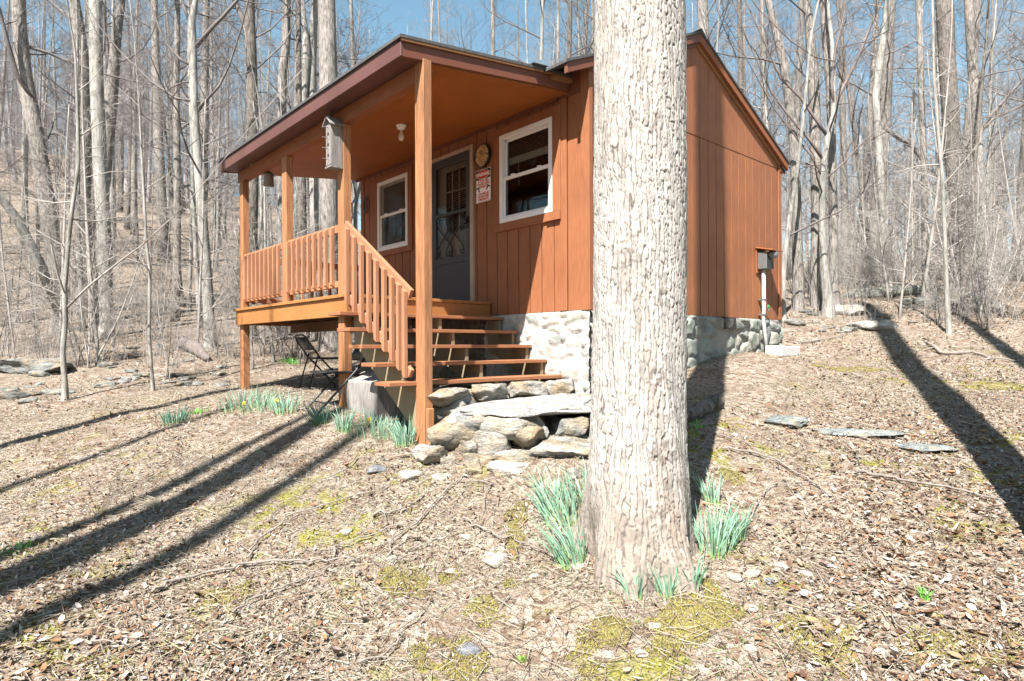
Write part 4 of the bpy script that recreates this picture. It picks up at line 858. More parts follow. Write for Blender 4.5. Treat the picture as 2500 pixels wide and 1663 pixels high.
H=[
 ('thick tree leaning right at the far left with a pale limb on its left side',(146,812),[(143,780,36),(136,640,38),(115,500,36),(88,330,34),(58,180,34),(47,60,30),(44,0,28)],dict(limbs=[[(85,250,0,12),(40,180,-.3,11),(15,90,-.4,9),(0,30,-.5,8)],[(55,110,0,9),(120,130,.3,7),(190,160,.4,6)]],nb=8)),
 ('stout straight tree, left one of the close pair on the left hillside',(205,770),[(204,700,36),(203,500,35),(205,300,32),(202,170,34),(190,60,28),(182,0,22)],dict(nb=6,limbs=[[(200,90,0,12),(165,40,0,10),(135,15,0,7)]])),
 ('tall smooth straight tree, right one of the close pair on the left hillside',(262,822),[(260,780,30),(256,600,32),(244,400,30),(236,200,30),(233,0,28)],dict(nb=6,mat='bark2')),
 ('burly-knotted tree behind the close pair, bending right towards its top',(243,790),[(243,700,26),(252,480,26),(268,250,34),(276,190,26),(287,60,22),(296,0,18)],dict(nb=7,limbs=[[(270,190,0,10),(262,110,0,8),(255,60,0,6)]])),
 ('slender straight tree with two opposite upper limbs, left of the porch',(514,848),[(512,800,28),(502,640,26),(486,430,22),(474,260,18),(470,110,20),(468,50,18),(478,0,12)],dict(nb=9,mat='bark2',limbs=[[(478,115,0,11),(520,65,0,9),(545,40,0,8),(580,0,0,7)],[(466,60,0,8),(450,20,0,8),(440,0,0,7)],[(475,165,0,8),(440,145,0,7),(400,100,0,6),(375,30,0,5)],[(486,265,0,7),(535,210,0,6),(560,160,0,5)],[(488,250,0,7),(430,240,0,6),(370,200,0,5)]])),
 ('dark shaded tree with a fork near the top left of the porch roof',(612,838),[(612,760,28),(615,600,28),(618,330,28),(612,120,28),(608,0,24)],dict(nb=8,mat='bark3',limbs=[[(606,90,0,16),(590,40,0,14),(572,0,0,12)]])),  # shade on this trunk is put into the darker bark colour
 ('pale crooked tree just left of the porch roof slope',(690,820),[(688,600,20),(686,330,20),(690,180,22),(700,90,18),(702,0,16)],dict(nb=8)),
 ('pale slim tree, left of the three behind the roof',(735,828),[(735,600,18),(738,300,18),(748,120,20),(744,60,12),(738,0,10)],dict(nb=8,mat='bark2')),
 ('crooked white tree touching the widest trunk behind the roof',(768,828),[(768,600,22),(764,300,22),(760,180,24),(765,60,20),(770,0,16)],dict(nb=6,mat='bark2')),
 ('widest trunk behind the porch roof, its base seen under the deck',(806,852),[(806,800,50),(803,500,46),(802,200,44),(797,0,42)],dict(nb=8,first=.4)),
 ('shadowed trunk between the far porch post and the second post',(742,835),[(742,700,24),(738,560,22),(735,420,22),(730,300,16),(728,0,12)],dict(nb=6,mat='bark3')),  # this trunk's shadow is painted by using the dark bark
 ('small tree with a Y fork seen beside the cabin wall under the porch roof',(870,842),[(868,640,7),(866,520,8),(872,480,9),(885,430,6),(900,300,4)],dict(nb=6,limbs=[[(870,490,0,5),(862,440,0,4),(858,400,0,3)]],top=7)),
 ('thin tree leaning in front of the stone scatter at the left edge',(160,978),[(158,930,13),(153,860,12),(160,780,12),(158,700,11),(170,560,10),(178,500,9),(192,400,8),(190,300,7),(185,150,5)],dict(nb=12,mat='bark2',tw='twig2',top=5.5,lmax=1.2,limbs=[[(165,750,0,6),(215,700,0,5),(290,640,0,4),(345,600,0,3)]],name='sapling')),
 ('thin wavy sapling midway between the left edge and the porch',(374,955),[(370,900,8),(364,820,8),(365,740,8),(366,660,7),(357,590,7),(350,450,6),(342,300,5)],dict(nb=12,mat='bark2',tw='twig2',top=5.,lmax=1.1,name='sapling')),
 ('straight thin sapling seen under the deck, left of a pair',(644,842),[(643,790,9),(642,740,8),(640,600,8),(636,400,6)],dict(nb=6,mat='bark2',tw='twig2',top=6,name='sapling',lmax=1.)),
 ('leaning thin sapling seen under the deck, right of a pair',(668,885),[(665,850,8),(658,790,8),(652,740,7),(648,600,7),(646,400,5)],dict(nb=6,mat='bark2',tw='twig2',top=6,name='sapling',lmax=1.)),
 ('pair of thin stems behind the deck, close to the far post',(735,820),[(735,780,6),(733,700,6),(728,500,5)],dict(nb=5,mat='bark2',tw='twig2',top=6,name='sapling',lmax=1.)),
 # right side
 ('forked dark-limbed small tree right of the cabin with a broad shadow at its foot',(2022,772),[(2022,730,26),(2012,660,20),(2007,560,16),(2008,460,15),(2013,380,15),(2022,330,14),(2035,280,13)],dict(nb=10,mat='bark2',tw='twigd',top=9,lmax=2.4,limbs=[[(2035,300,0,10),(2045,240,0,9),(2070,190,0,8),(2100,130,0,7),(2122,70,0,6),(2150,10,0,5)],[(2010,390,0,8),(1975,340,0,7),(1940,300,0,6),(1885,230,0,5),(1862,180,0,4)],[(2018,330,0,8),(1990,290,0,7),(1955,240,0,6),(1905,190,0,5),(1870,110,0,4)],[(2038,280,0,8),(2030,200,0,7),(2040,120,0,6),(2060,40,0,5)],[(2012,440,0,6),(1980,380,0,5),(1955,350,0,4)],[(2062,210,0,5),(2040,150,0,4),(1990,140,0,3),(1930,100,0,3)]])),
 ('pale bent tree directly behind the forked small tree',(2040,760),[(2036,700,22),(2034,500,20),(2032,400,18),(2028,220,20),(2016,80,20),(2010,0,18)],dict(nb=8)),
 ('white-barked tree right of the forked small tree, bent at mid height',(2168,712),[(2166,690,26),(2160,560,20),(2152,460,20),(2142,300,17),(2138,230,17),(2148,150,17),(2162,60,16),(2168,0,16)],dict(nb=8,mat='bark2',limbs=[[(2145,300,0,10),(2190,335,0,10),(2230,360,0,9),(2250,390,0,8)]])),
 ('thin white straight tree standing alone at the edge of the right brush',(2317,815),[(2315,780,11),(2310,680,10),(2306,560,9),(2300,430,8),(2288,300,8),(2280,180,7),(2276,0,6)],dict(nb=10,mat='bark2',tw='twig2',top=8,lmax=1.6)),
 ('big dark tree near the right edge with a thick trunk, shadow painted into its bark',(2362,712),[(2360,690,44),(2345,520,38),(2330,420,36),(2322,300,36),(2312,150,36),(2306,0,38)],dict(nb=7,mat='bark3')),  # shadow patches on the trunk painted as all-over dark bark
 ('tall grey tree with a burl, right neighbour of the big dark tree',(2412,708),[(2411,680,36),(2398,540,26),(2388,400,24),(2385,300,24),(2378,200,24),(2370,100,20),(2365,0,20)],dict(nb=8,limbs=[[(2385,330,0,9),(2420,280,0,8),(2470,225,0,7),(2500,190,0,6)],[(2385,330,0,8),(2425,290,0,7),(2480,265,0,6)]])),
 ('slim straight tree left of the big dark tree',(2262,735),[(2260,690,16),(2256,400,14),(2250,250,14),(2246,100,14),(2242,0,13)],dict(nb=8)),
 ('pale thin tree hugging the rear corner of the cabin',(1912,782),[(1911,720,14),(1914,640,14),(1922,580,13),(1930,520,11),(1945,430,9),(1960,300,8)],dict(nb=8,mat='bark2',top=10)),
 ('tree rising behind the cabin roof near its peak',(1950,760),[(1945,500,22),(1935,300,22),(1912,150,20),(1890,60,18),(1875,0,16)],dict(nb=8)),
 ('thick bent tree above the rear roof slope',(1995,752),[(1993,500,24),(1990,300,26),(1985,180,26),(1975,60,20),(1970,0,18)],dict(nb=8)),
]
for i,(lab,base,path,k) in enumerate(H): hero(lab,base,path,seed=i,**k)
# off-frame trees that throw the long shadows across the lawn (their trunks stand left of and behind the viewpoint)
def caster(u,v,t,r0,h,lab,seed,nb=5,side=0,hold=.55):
    p,D=gp(u,v); x,y=p[0]-SUNH[0]*t,p[1]-SUNH[1]*t; r=random.Random(seed)
    z=tz(x,y); pts=[(0,0,-.3)]+[(side*(i/12)**2,0.03*math.sin(i),h*i/12) for i in range(1,13)]; rd=[r0*1.2]+[r0*(1-hold*i/12) if i<12 else .01 for i in range(1,13)]
    a=MB();b=MB(); grow(a,b,pts,rd,r,first=.6,nb=nb,lmax=3.2,dens=.6,up=1.,levels=3)
    e=empty('bare_tree',(x,y,z)); tag(e,lab,'tree'); a.build('trunk',M['bark'],e,True); b.build('crown',M['twig'],e,True)
caster(2500,1200,1.4,.215,17,'tree just outside the right edge casting the broad shadow',1,nb=4,hold=.25)
caster(2500,885,4.,.15,15,'tree beyond the right edge casting the second shadow',2)
caster(0,1092,3.,.11,15,'tree left of the picture casting the uppermost lawn shadow',3,hold=.4)
caster(0,1199,6,.10,15,'tree left of the picture casting the second lawn shadow',4,hold=.5)
caster(0,1430,4.4,.27,12,'tree behind the viewpoint casting the widest left shadow',5,nb=8,side=.0,hold=.55)
caster(0,1345,5.5,.15,13,'forked tree behind the viewpoint casting a double shadow',6,nb=6,side=.3,hold=.6)
caster(0,1559,6,.15,14.5,'tree behind the viewpoint casting the lowest left shadow',7,nb=4,hold=.55)
# ---------------------------------------------------------------- woods: individuals
def hfree(x,y):  # keep clear of cabin and lawn
    return not(-6.5<x<3 and -4<y<6.2)
r=random.Random(21); G1='bare trees of the wood behind the cabin'; placed=[]
def woods(kind,n,Dmin,Dmax,name,label,group,smin,smax,umin=-250,umax=2750,sep=.5,power=1.,cat='tree'):
    c=0;tries=0
    while c<n and tries<n*30:
        tries+=1; t=r.random()**power; D=Dmin+(Dmax-Dmin)*t; u=r.uniform(umin,umax); x,y=cam2w((u-1250)/F*D,D)
        if not hfree(x,y): continue
        if any((x-a)**2+(y-b)**2<sep*sep for a,b in placed): continue
        placed.append((x,y)); place(kind,r.randrange(len(PT[kind])),x,y,r.uniform(smin,smax),r.uniform(0,6.28),name,label,cat,group,(r.gauss(0,.02),r.gauss(0,.02))); c+=1
woods('tall',120,17,70,'bare_tree','tall leafless tree in the wood behind the cabin','tall bare trees of the wood',.7,1.05,sep=1.3,power=.8)
woods('slim',170,14,60,'slender_tree','slender leafless tree among taller trees in the wood','slender bare trees of the wood',.7,1.2,sep=.7,power=.9)
c_=0
while c_<46:
    D=-r.uniform(24,60); xx=r.uniform(-45,30); x,y=cam2w(xx,D); c_+=1
    place('tall',r.randrange(6),x,y,r.uniform(.75,1.05),r.uniform(0,6.28),'bare_tree','leafless tree behind the viewpoint reflected in the cabin windows','tree','bare trees behind the viewpoint')
woods('tall',45,9,40,'bare_tree','leafless tree left of the picture','bare trees left of the picture',.7,1.05,umin=-3800,umax=-330,sep=1.5)
woods('slim',30,9,30,'slender_tree','slender leafless tree left of the picture','slender trees left of the picture',.7,1.1,umin=-3000,umax=-330,sep=1.)
woods('sapl',26,10.5,17,'sapling','spindly leafless sapling at the left wood edge','saplings at the left wood edge',.6,1.1,umin=-200,umax=820,sep=.5,cat='sapling')
woods('sapl',26,11,20,'sapling','spindly leafless sapling in the brush right of the cabin','saplings right of the cabin',.6,1.1,umin=1940,umax=2750,sep=.5,cat='sapling')
woods('brush',26,10.5,20,'bare_shrub','pale tangled leafless shrub at the left wood edge','shrubs at the left wood edge',.6,1.15,umin=-250,umax=860,sep=.4,power=.9,cat='shrub')
woods('brush',34,11,22,'bare_shrub','tangled leafless shrub in the brush right of the cabin','shrubs right of the cabin',.6,1.2,umin=1935,umax=2750,sep=.4,power=.9,cat='shrub')
for u,v,s,l in ((415,925,.5,'low many-stemmed bush beside the wavy sapling'),(300,880,.55,'pale bush near the rock scatter on the left'),(110,900,.7,'loose bush in front of the dark slab at the left edge'),(2290,790,.6,'dark brush tangle right of the white straight tree'),(2400,800,.6,'low brushy heap at the right edge')):
    p,D=gp(u,v); place('brush',int(u)%4,p[0],p[1],s,u,'bare_shrub',l,'shrub',None)
# far wood: one object, beyond the individuals
def farwood():
    V=[];Fc=[];q=np.random.default_rng(4); n=0; arrs=[];fa=[];off=0
    protos=[]
    for s in range(6):
        rr_=random.Random(300+s); a=MB(); h=18+rr_.random()*8; p,rd=tpath(h,.13+.08*rr_.random(),rr_,.03,.1,8); P=[Vector(x) for x in p]; a.tube(P,rd,5,False)
        def br(p0,d,L_,rad,lev):
            k=3; pts=[p0];qq=p0.copy();dd=d
            for i in range(k): dd=(dd+Vector((rr_.gauss(0,.2),rr_.gauss(0,.2),rr_.gauss(0,.15)+.08))).normalized(); qq=qq+dd*L_/k; pts.append(qq.copy())
            a.tube(pts,[max(rad*(1-.8*i/k),.0065) for i in range(k+1)],3,False)
            if lev<3:
                for j in range(6 if lev==1 else 6):
                    i=rr_.randrange(1,k+1); o_=Vector((rr_.gauss(0,1),rr_.gauss(0,1),rr_.gauss(.3,.8))).normalized(); br(pts[i],(dd+o_*1.1).normalized(),L_*rr_.uniform(.35,.6),rad*.5,lev+1)
        for j in range(20):
            t=.22+.78*(j+rr_.random())/20; i=min(int(t*8),7); p0=P[i].lerp(P[i+1],t*8-i) if t*8-i<=1 else P[i+1]; an=rr_.uniform(0,6.28); br(p0,Vector((math.cos(an),math.sin(an),rr_.uniform(.2,1.3))).normalized(),(4.4)*(1.2-t)*rr_.uniform(.6,1),.028,1)
        protos.append((np.array(a.v),np.array([f for f in a.f if len(f)==4])))
    N=620; D=58+120*q.random(N)**.9; u=q.uniform(-350,2850,N); xy=np.array([cam2w((uu-1250)/F*dd,dd) for uu,dd in zip(u,D)]); z=terr(xy)
    for i in range(N):
        v,f=protos[i%6]; s=q.uniform(.7,1.1); an=q.uniform(0,6.28); c,s_=math.cos(an)*s,math.sin(an)*s
        arrs.append(np.c_[v[:,0]*c-v[:,1]*s_+xy[i,0],v[:,0]*s_+v[:,1]*c+xy[i,1],v[:,2]*s+z[i]]); fa.append(f+off); off+=len(v)
    o=obj('far_wood',np.concatenate(arrs),np.concatenate(fa),M['farw'],smooth=True); tag(o,'mass of distant leafless trees covering the far hillside','wood',kind='stuff')
M['farw']=plain('far_tree_bark',(0.2486,0.2279,0.2279),.95,0,.3,.3)
farwood()
# undergrowth of fine stalks, uncountable
def undergrowth():
    q=np.random.default_rng(12); N=6000; D=10.5+30*q.random(N)**1.4; side=q.random(N)<.55; u=np.where(side,q.uniform(-300,860,N),q.uniform(1930,2800,N)); xy=np.stack([CAM[0]+FW[0]*D+RT0[0]*(u-1250)/F*D,CAM[1]+FW[1]*D+RT0[1]*(u-1250)/F*D],-1)
    cl=fbm(xy[:,0]*.5,xy[:,1]*.5,77)>.44; ok=cl&~((xy[:,0]>-6)&(xy[:,0]<3)&(xy[:,1]>-4)&(xy[:,1]<6)); xy=xy[ok]; D=D[ok]; N=len(xy); z=terr(xy); h=q.uniform(.25,1.3,N); a=q.uniform(0,6.28,N); w=.0016+D*.00010
    P=[]; 
    base=np.c_[xy,z-.02]; lean=np.stack([np.cos(a),np.sin(a)],-1)*(h*q.uniform(.1,.7,N))[:,None]; top=base+np.c_[lean,h]; mid=base+np.c_[lean*.35,h*.55]
    s=np.c_[RT0[0]*w,RT0[1]*w,w*0]; s2=np.c_[FW[0]*w,FW[1]*w,w*0]
    V=np.concatenate([base-s,base+s,base+s2*1.5,mid-s*.8,mid+s*.8,mid+s2,top-s*.3,top+s*.3,top+s2*.3]); i=np.arange(N)
    f=np.concatenate([np.stack([i+a_*N,i+b_*N,i+c_*N,i+d_*N],-1) for a_,b_,c_,d_ in ((0,1,4,3),(1,2,5,4),(2,0,3,5),(3,4,7,6),(4,5,8,7),(5,3,6,8))])
    o=obj('undergrowth',V,f,M['twig2']); tag(o,'fine dry stalks and twigs covering the forest floor edges','undergrowth',kind='stuff')
undergrowth()
# ---------------------------------------------------------------- fallen branches
BR=[([(374,1457),(420,1433),(480,1415),(592,1387),(700,1383),(800,1378),(878,1378)],9,'long thick pale fallen branch on the left lawn'),
([(605,1376),(634,1330),(698,1275),(800,1241),(900,1215),(955,1185)],5,'curved thin branch rising from the thick fallen branch'),
([(940,1369),(965,1325),(1023,1279),(1098,1197),(1150,1145),(1184,1118)],5,'long straight thin stick pointing at the stone steps'),
([(811,1369),(820,1345),(847,1333),(944,1301),(1022,1283)],6,'bowed stick in the middle of the left lawn'),
([(918,1265),(960,1260),(1015,1233),(1037,1215)],6,'short dark stick left of the long straight stick'),
([(990,1355),(1030,1340),(1080,1320),(1134,1305)],4,'dark twig pointing at the pale lawn stone'),
([(1140,1180),(1205,1190),(1190,1200),(1176,1265)],4,'dark crooked twig near the stone steps'),
([(1130,1275),(1165,1300),(1230,1320),(1290,1335),(1370,1385)],5,'thin branch running towards the left daffodils'),
([(2096,1159),(2150,1172),(2209,1182),(2337,1205),(2446,1232),(2500,1245)],8,'straight pale fallen branch below the grey slabs on the right'),
([(1760,1105),(1800,1109),(1891,1127),(1950,1165),(1982,1182),(2018,1214),(2082,1232)],6,'forked thin branch right of the big tree'),
([(1840,1275),(1850,1223),(1891,1191),(1960,1190),(1985,1180)],4,'pale bent twig above the right daffodils'),
([(2268,844),(2296,867),(2330,868),(2376,864),(2420,880),(2481,886)],9,'wavy grey branch on the right lawn'),
([(883,1638),(962,1595),(987,1556),(1037,1495)],7,'knobby stick near the bottom edge'),
([(220,1575),(270,1580),(321,1592)],6,'short grey stick at the lower left'),
([(562,1507),(630,1470),(698,1444),(800,1397),(880,1370)],6,'thin stick below the long thick branch'),
([(2170,1500),(2200,1560),(2215,1600),(2190,1625)],4,'thin dark stick at the lower right'),
([(880,1120),(840,1160),(760,1190),(700,1230)],4,'thin stick crossing the shadow left of the steps'),
([(1955,840),(2010,835),(2060,822)],5,'thin stick behind the white block right of the cabin'),
([(1700,1105),(1745,1065),(1800,1085),(1870,1098)],4,'slim twig in the shadow right of the big tree'),
([(0,1440),(60,1425),(100,1400)],4,'thin twig at the left picture edge'),
([(1960,1545),(1990,1560),(2020,1572)],4,'tiny twig at the lower right of the moss')]
for i,(px,w,lab) in enumerate(BR):
    r=random.Random(i+900); pts=[];Ds=[]
    ctrl=[gp(u,v) for u,v in px]
    for (a,Da),(b,Db) in zip(ctrl[:-1],ctrl[1:]):
        k=4
        for j in range(k): t=j/k; q=a*(1-t)+b*t; q=q+np.array([r.gauss(0,.012),r.gauss(0,.012),0]); pts.append((q[0],q[1],tz(q[0],q[1])+.028+r.random()*.012)); Ds.append(Da)
    pts.append((ctrl[-1][0][0],ctrl[-1][0][1],ctrl[-1][0][2]+.02)); Ds.append(ctrl[-1][1])
    n=len(pts); rad=[w/2/F*d*(1-.65*j/n)*(1+r.gauss(0,.07)) for j,d in enumerate(Ds)]
    e=empty('fallen_branch',pts[0]); m=MB(); P=[tuple(np.array(p)-np.array(pts[0])) for p in pts]; m.tube(P,rad,7); tag(e,lab,'branch')
    m2=MB(); cnt=0
    for j in range(2,n-1,3):
        if cnt==0 and r.random()<.6:
            q=Vector(P[j]); d=(Vector(P[min(j+1,n-1)])-q).normalized(); sd=d.cross(Vector((0,0,1)))*r.choice((-1,1)); q2=q+(d*.6+sd)*r.uniform(.05,.16); g2=q2+(d*.8+sd*.4)*r.uniform(.05,.14)
            for w_ in (q2,g2): w_.z=tz(w_.x+pts[0][0],w_.y+pts[0][1])-pts[0][2]+.02
            m2.tube([q,q2,g2],[rad[j]*.5,rad[j]*.35,rad[j]*.15],5); cnt+=1
    m.build('stem',M['fallen'],e,True)
    if cnt: m2.build('side_twigs',M['fallen'],e,True)
# short log in the tree's shadow
a,Da=gp(1672,1032); b,Db=gp(1752,995); m=MB(); lg=[]
for j in range(9): t=j/8; q=a*(1-t)+b*t; lg.append((q[0],q[1],tz(q[0],q[1])+.07+.01*math.sin(j*2)))
m.tube([(q[0]+.012*math.sin(5*i_),q[1],q[2]-.015) for i_,q in enumerate(lg)],[.075+.016*math.sin(j*2.7) for j in range(9)],12); o=m.build('log',M['bark3'],None,True); tag(o,'short mossy log lying in the shadow beside the big tree','log')
a,Da=gp(447,852); b,Db=gp(508,884); m=MB(); m.tube([tuple(a+[0,0,.12]),tuple((a+b)/2+[0,0,.14]),tuple(b+[0,0,.05])],[.13,.12,.06],10); tag(m.build('fallen_log',M['twigd'],None,True),'dark broken log among the rocks at the left wood edge','log')
a,_=gp(2330,760); b,_=gp(2478,655); m=MB(); m.tube([tuple(a+[0,0,.1]),tuple((a+b)/2+[0,0,.5]),tuple(b+[0,0,.9])],[.06,.05,.03],8); tag(m.build('fallen_log',M['fallen'],None,True),'fallen branch propped up among the brush at the right','log')
a,_=gp(0,700); m=MB(); q0=W3(145,760,12.5);q1=W3(95,640,12.3);q2=W3(45,540,12.);q3=W3(0,480,11.8);q4=W3(-40,440,11.6); m.tube([q0,q1,q2,q3,q4],[.10,.095,.08,.07,.05],10); tag(m.build('leaning_dead_trunk',M['bark2'],None,True),'pale dead trunk leaning against the thick tree at the far left','tree')
# ---------------------------------------------------------------- daffodils and tufts
def clump(u,v,hpx,n,label,name='daffodil_clump',cat='daffodils',lean=(0,0),spread=.09,fl=0,cols=((.13,.25,.15),(.23,.36,.28),(.28,.40,.06)),seed=0,wid=.004,dens=1.):
    p,D=gp(u,v); h=hpx/F*D*.88; r=random.Random(seed+int(u)); e=empty(name,tuple(p)); V=[];Fc=[];C=[]
    lw=np.array(lean)@np.array([RT0[:2],FW[:2]])
    for k in range(int(n*dens)):
        a=r.uniform(0,6.283); ro=spread*math.sqrt(r.random()); bx,by=ro*math.cos(a),ro*math.sin(a); H_=h*r.uniform(.55,1.05); out=r.uniform(.05,.6)*H_; ox,oy=math.cos(a)*out+lw[0]*H_+r.gauss(0,.03)*H_,math.sin(a)*out+lw[1]*H_+r.gauss(0,.03)*H_
        tw=r.uniform(0,3.14); w=wid*r.uniform(.7,1.25); sx,sy=math.cos(tw)*w,math.sin(tw)*w; b0=len(V); g=tz(p[0]+bx,p[1]+by)-p[2]-.01; S_=6; cc=r.random(); droop=r.uniform(0,.25) if r.random()<.3 else 0
        for j in range(S_+1):
            t=j/S_; x=bx+ox*t**1.6; y=by+oy*t**1.6; z=g+H_*(t-droop*t**3); k_=1-.85*max(0,t-.55)/.45
            V+=[(x-sx*k_,y-sy*k_,z),(x+sy*.35*k_,y-sx*.35*k_,z),(x+sx*k_,y+sy*k_,z)]
            c0,c1,c2=cols; m_=[c0[i]*(1-cc)+c1[i]*cc for i in range(3)]; q=max(0,1-t*4.5); C+= [[m_[i]*(1-q)+c2[i]*q for i in range(3)]]*3
        for j in range(S_):
            a_=b0+3*j; Fc+=[(a_,a_+1,a_+4,a_+3),(a_+1,a_+2,a_+5,a_+4)]
    obj('leaves',V,Fc,M['daff'],e,True,np.array(C))
    for k in range(fl):
        a=r.uniform(0,6.283); x,y=math.cos(a)*h*.5+r.gauss(0,.04),math.sin(a)*h*.5; z=h*r.uniform(.25,.7); f=empty('flower',(x,y,z),0,e); f.name='flower'
        m=MB(); m.tube([(-x*.7,-y*.7,-z),(-x*.2,-y*.2,-z*.3),(0,0,0)],.003,5); m.build('stem',M['stemg'],f)
        d=Vector((-FW[0]+r.gauss(0,.4),-FW[1]+r.gauss(0,.4),.1)).normalized(); o1=d.orthogonal().normalized(); m=MB()
        for j in range(6):
            q=o1.copy(); q.rotate(Matrix.Rotation(j*1.047,3,d)); s_=q.cross(d)*.011; m.add([tuple(d*.004),tuple(q*.02+s_),tuple(q*.034),tuple(q*.02-s_)],[(0,1,2,3)])
        c_=Vector(); m.tube([tuple(c_),tuple(d*.022)],[.006,.013],8,False); m.build('petals',M['yel'],f)
    tag(e,label,cat); return e
M['stemg']=plain('flower_stem',(.25,.36,.10),.6); M['yel']=plain('daffodil_petal',(.85,.60,.03),.5,0,.05)
CL=[(586,998,60,70,'bluish daffodil clump at the foot of the far porch post',dict(fl=2,spread=.22)),(641,995,52,60,'wide low daffodil clump between the far post and the chair',dict(spread=.22,fl=2)),(700,1008,62,60,'upright daffodil clump in front of the black chair',dict(fl=1,spread=.14)),
(668,1000,40,40,'small daffodil clump with yellow buds in front of the deck',dict(fl=2,spread=.16)),(779,1032,68,60,'dark green daffodil clump left of the middle post base',dict(spread=.1,cols=((.05,.14,.10),(.12,.24,.18),(.2,.34,.06)),lean=(-.25,0))),(838,1050,72,55,'daffodil clump right at the middle post base',dict(spread=.07)),
(893,1048,48,70,'sprawling pale daffodil clump in front of the wood block',dict(spread=.22,fl=3,lean=(-.2,0))),(945,1062,58,70,'pale daffodil clump with yellowish base left of the near post',dict(spread=.18,fl=2)),(990,1086,84,75,'tallest daffodil clump touching the near porch post',dict(spread=.09,lean=(-.1,0))),
(431,1034,52,70,'isolated dark daffodil clump alone on the left lawn',dict(spread=.14,cols=((.04,.12,.08),(.12,.24,.18),(.2,.34,.06)),fl=1)),
(1370,1268,150,70,'tall daffodil clump leaning left of the big tree, middle of three rows',dict(lean=(-.35,.1),spread=.12)),(1345,1235,95,45,'upper left pale part of the daffodils beside the big tree',dict(lean=(-.15,0),spread=.1)),(1421,1223,92,45,'daffodil clump close to the left side of the big trunk',dict(lean=(-.3,0),spread=.07)),(1438,1178,62,28,'small daffodil clump half hidden by the left side of the trunk',dict(lean=(-.1,0),spread=.05)),
(1395,1370,130,85,'lowest daffodil clump left of the tree root, leaning left',dict(lean=(-.45,0),spread=.10)),
(1550,1456,104,28,'thin daffodil tuft directly in front of the trunk',dict(lean=(-.15,0),spread=.05)),(1626,1452,96,34,'middle daffodil tuft at the front right of the root',dict(lean=(-.12,0),spread=.055)),(1690,1436,104,46,'spreading daffodil tuft right of the root front',dict(spread=.055)),
(1742,1345,125,95,'largest bushy daffodil clump right of the trunk',dict(spread=.1)),(1770,1325,105,60,'right half of the bushy daffodils beside the trunk',dict(spread=.09,lean=(.15,0))),(1800,1312,125,40,'outermost right daffodil tuft with tall leaves',dict(spread=.05)),(1735,1226,92,40,'daffodil tuft half in the trunk shadow',dict(spread=.055,lean=(-.15,0))),
]
for i,(u,v,h,n,l,k) in enumerate(CL):
    k['fl']=1 if i in (0,3,6) else 0
    clump(u,v,h,n,l,seed=i,dens=1.25 if i<10 else 1.0,**k)
gc=((.08,.26,.04),(.16,.42,.08),(.3,.45,.12)); dc=((.34,.28,.2),(.48,.42,.32),(.3,.25,.16))
clump(2258,1462,42,40,'single bright green grass tuft among the brown leaves at the right',name='grass_tuft',cat='grass tuft',spread=.02,cols=gc,wid=.003)
clump(36,1345,24,60,'green grass tuft at the left edge in the shadow',name='grass_tuft',cat='grass tuft',spread=.1,cols=gc,wid=.003)
clump(385,1235,30,110,'dead straw-coloured grass tuft combed to the left',name='grass_tuft',cat='grass tuft',spread=.05,cols=dc,wid=.0025,lean=(-1.4,-.6))
clump(1275,1610,22,14,'small broad-leaved green weed at the bottom of the lawn',name='weed',cat='weed',spread=.02,cols=((.14,.3,.05),(.3,.45,.1),(.3,.45,.1)),wid=.012,lean=(0,-.3))
for u,v in ((700,885),(715,889),(480,1010),(1690,1040)): 
    clump(u,v,18,40,{700:'low green leaves under the deck, left patch',715:'low green leaves under the deck, right patch',480:'tiny green tuft beside the isolated clump',1690:'green weed beside the log'}[u],name='weed',cat='weed',spread=.12,cols=gc,wid=.005)
# ---------------------------------------------------------------- leaf litter, debris, ground plants (uncountable)
def litter(N,seed,smin,smax,Dmax,pal,name,label,dense,lift=.010,power=1.6,flat=.6):
    q=np.random.default_rng(seed); D=2.3+(Dmax-2.3)*q.random(N)**power; x=q.uniform(-1,1,N)*(D*.92+.6); xy=CAM[:2]+D[:,None]*FW[:2]+x[:,None]*RT0[:2]
    keep=dense(xy,x,D,q)&~((xy[:,0]>-4.9)&(xy[:,0]<0)&(xy[:,1]>0)&(xy[:,1]<4.5))&(np.hypot(xy[:,0]-TX,xy[:,1]-TY)>.33); xy=xy[keep]; D=D[keep]; N=len(xy)
    z=terr(xy); s=q.uniform(smin,smax,N)*(1+np.clip(D-6,0,10)*.05); a=q.uniform(0,6.283,N); tl=q.normal(0,flat,(N,2)); asp=q.uniform(.28,.7,N); curl=q.normal(0,.5,N)
    T=np.array([(-1,0,0),(-.45,.85,.0),(.35,.8,0),(1,.05,0),(.3,-.85,0),(-.5,-.75,0),(0,0,1)]); V=np.empty((N,7,3))
    for k in range(7):
        lx=T[k,0]*s; ly=T[k,1]*s*asp; lz=(1-T[k,2])*np.abs(curl)*s*.8*np.sign(curl)+tl[:,0]*lx+tl[:,1]*ly
        lx=lx*(1+q.normal(0,.15,N)); V[:,k,0]=xy[:,0]+lx*np.cos(a)-ly*np.sin(a); V[:,k,1]=xy[:,1]+lx*np.sin(a)+ly*np.cos(a); V[:,k,2]=z+lz+lift+s*.25
    i=np.arange(N)*7; f=np.concatenate([np.stack([i+6,i+k,i+(k+1)%6],-1) for k in range(6)])
    pal=np.array(pal)*.56; c=pal[q.integers(0,len(pal),N)]*q.uniform(.6,1.3,N)[:,None]; c=np.repeat(c[:,None,:],7,1); c[:,6]*=.85
    o=obj(name,V.reshape(-1,3),f,M['leaf'],None,False,c.reshape(-1,3)); tag(o,label,'leaves',kind='stuff')
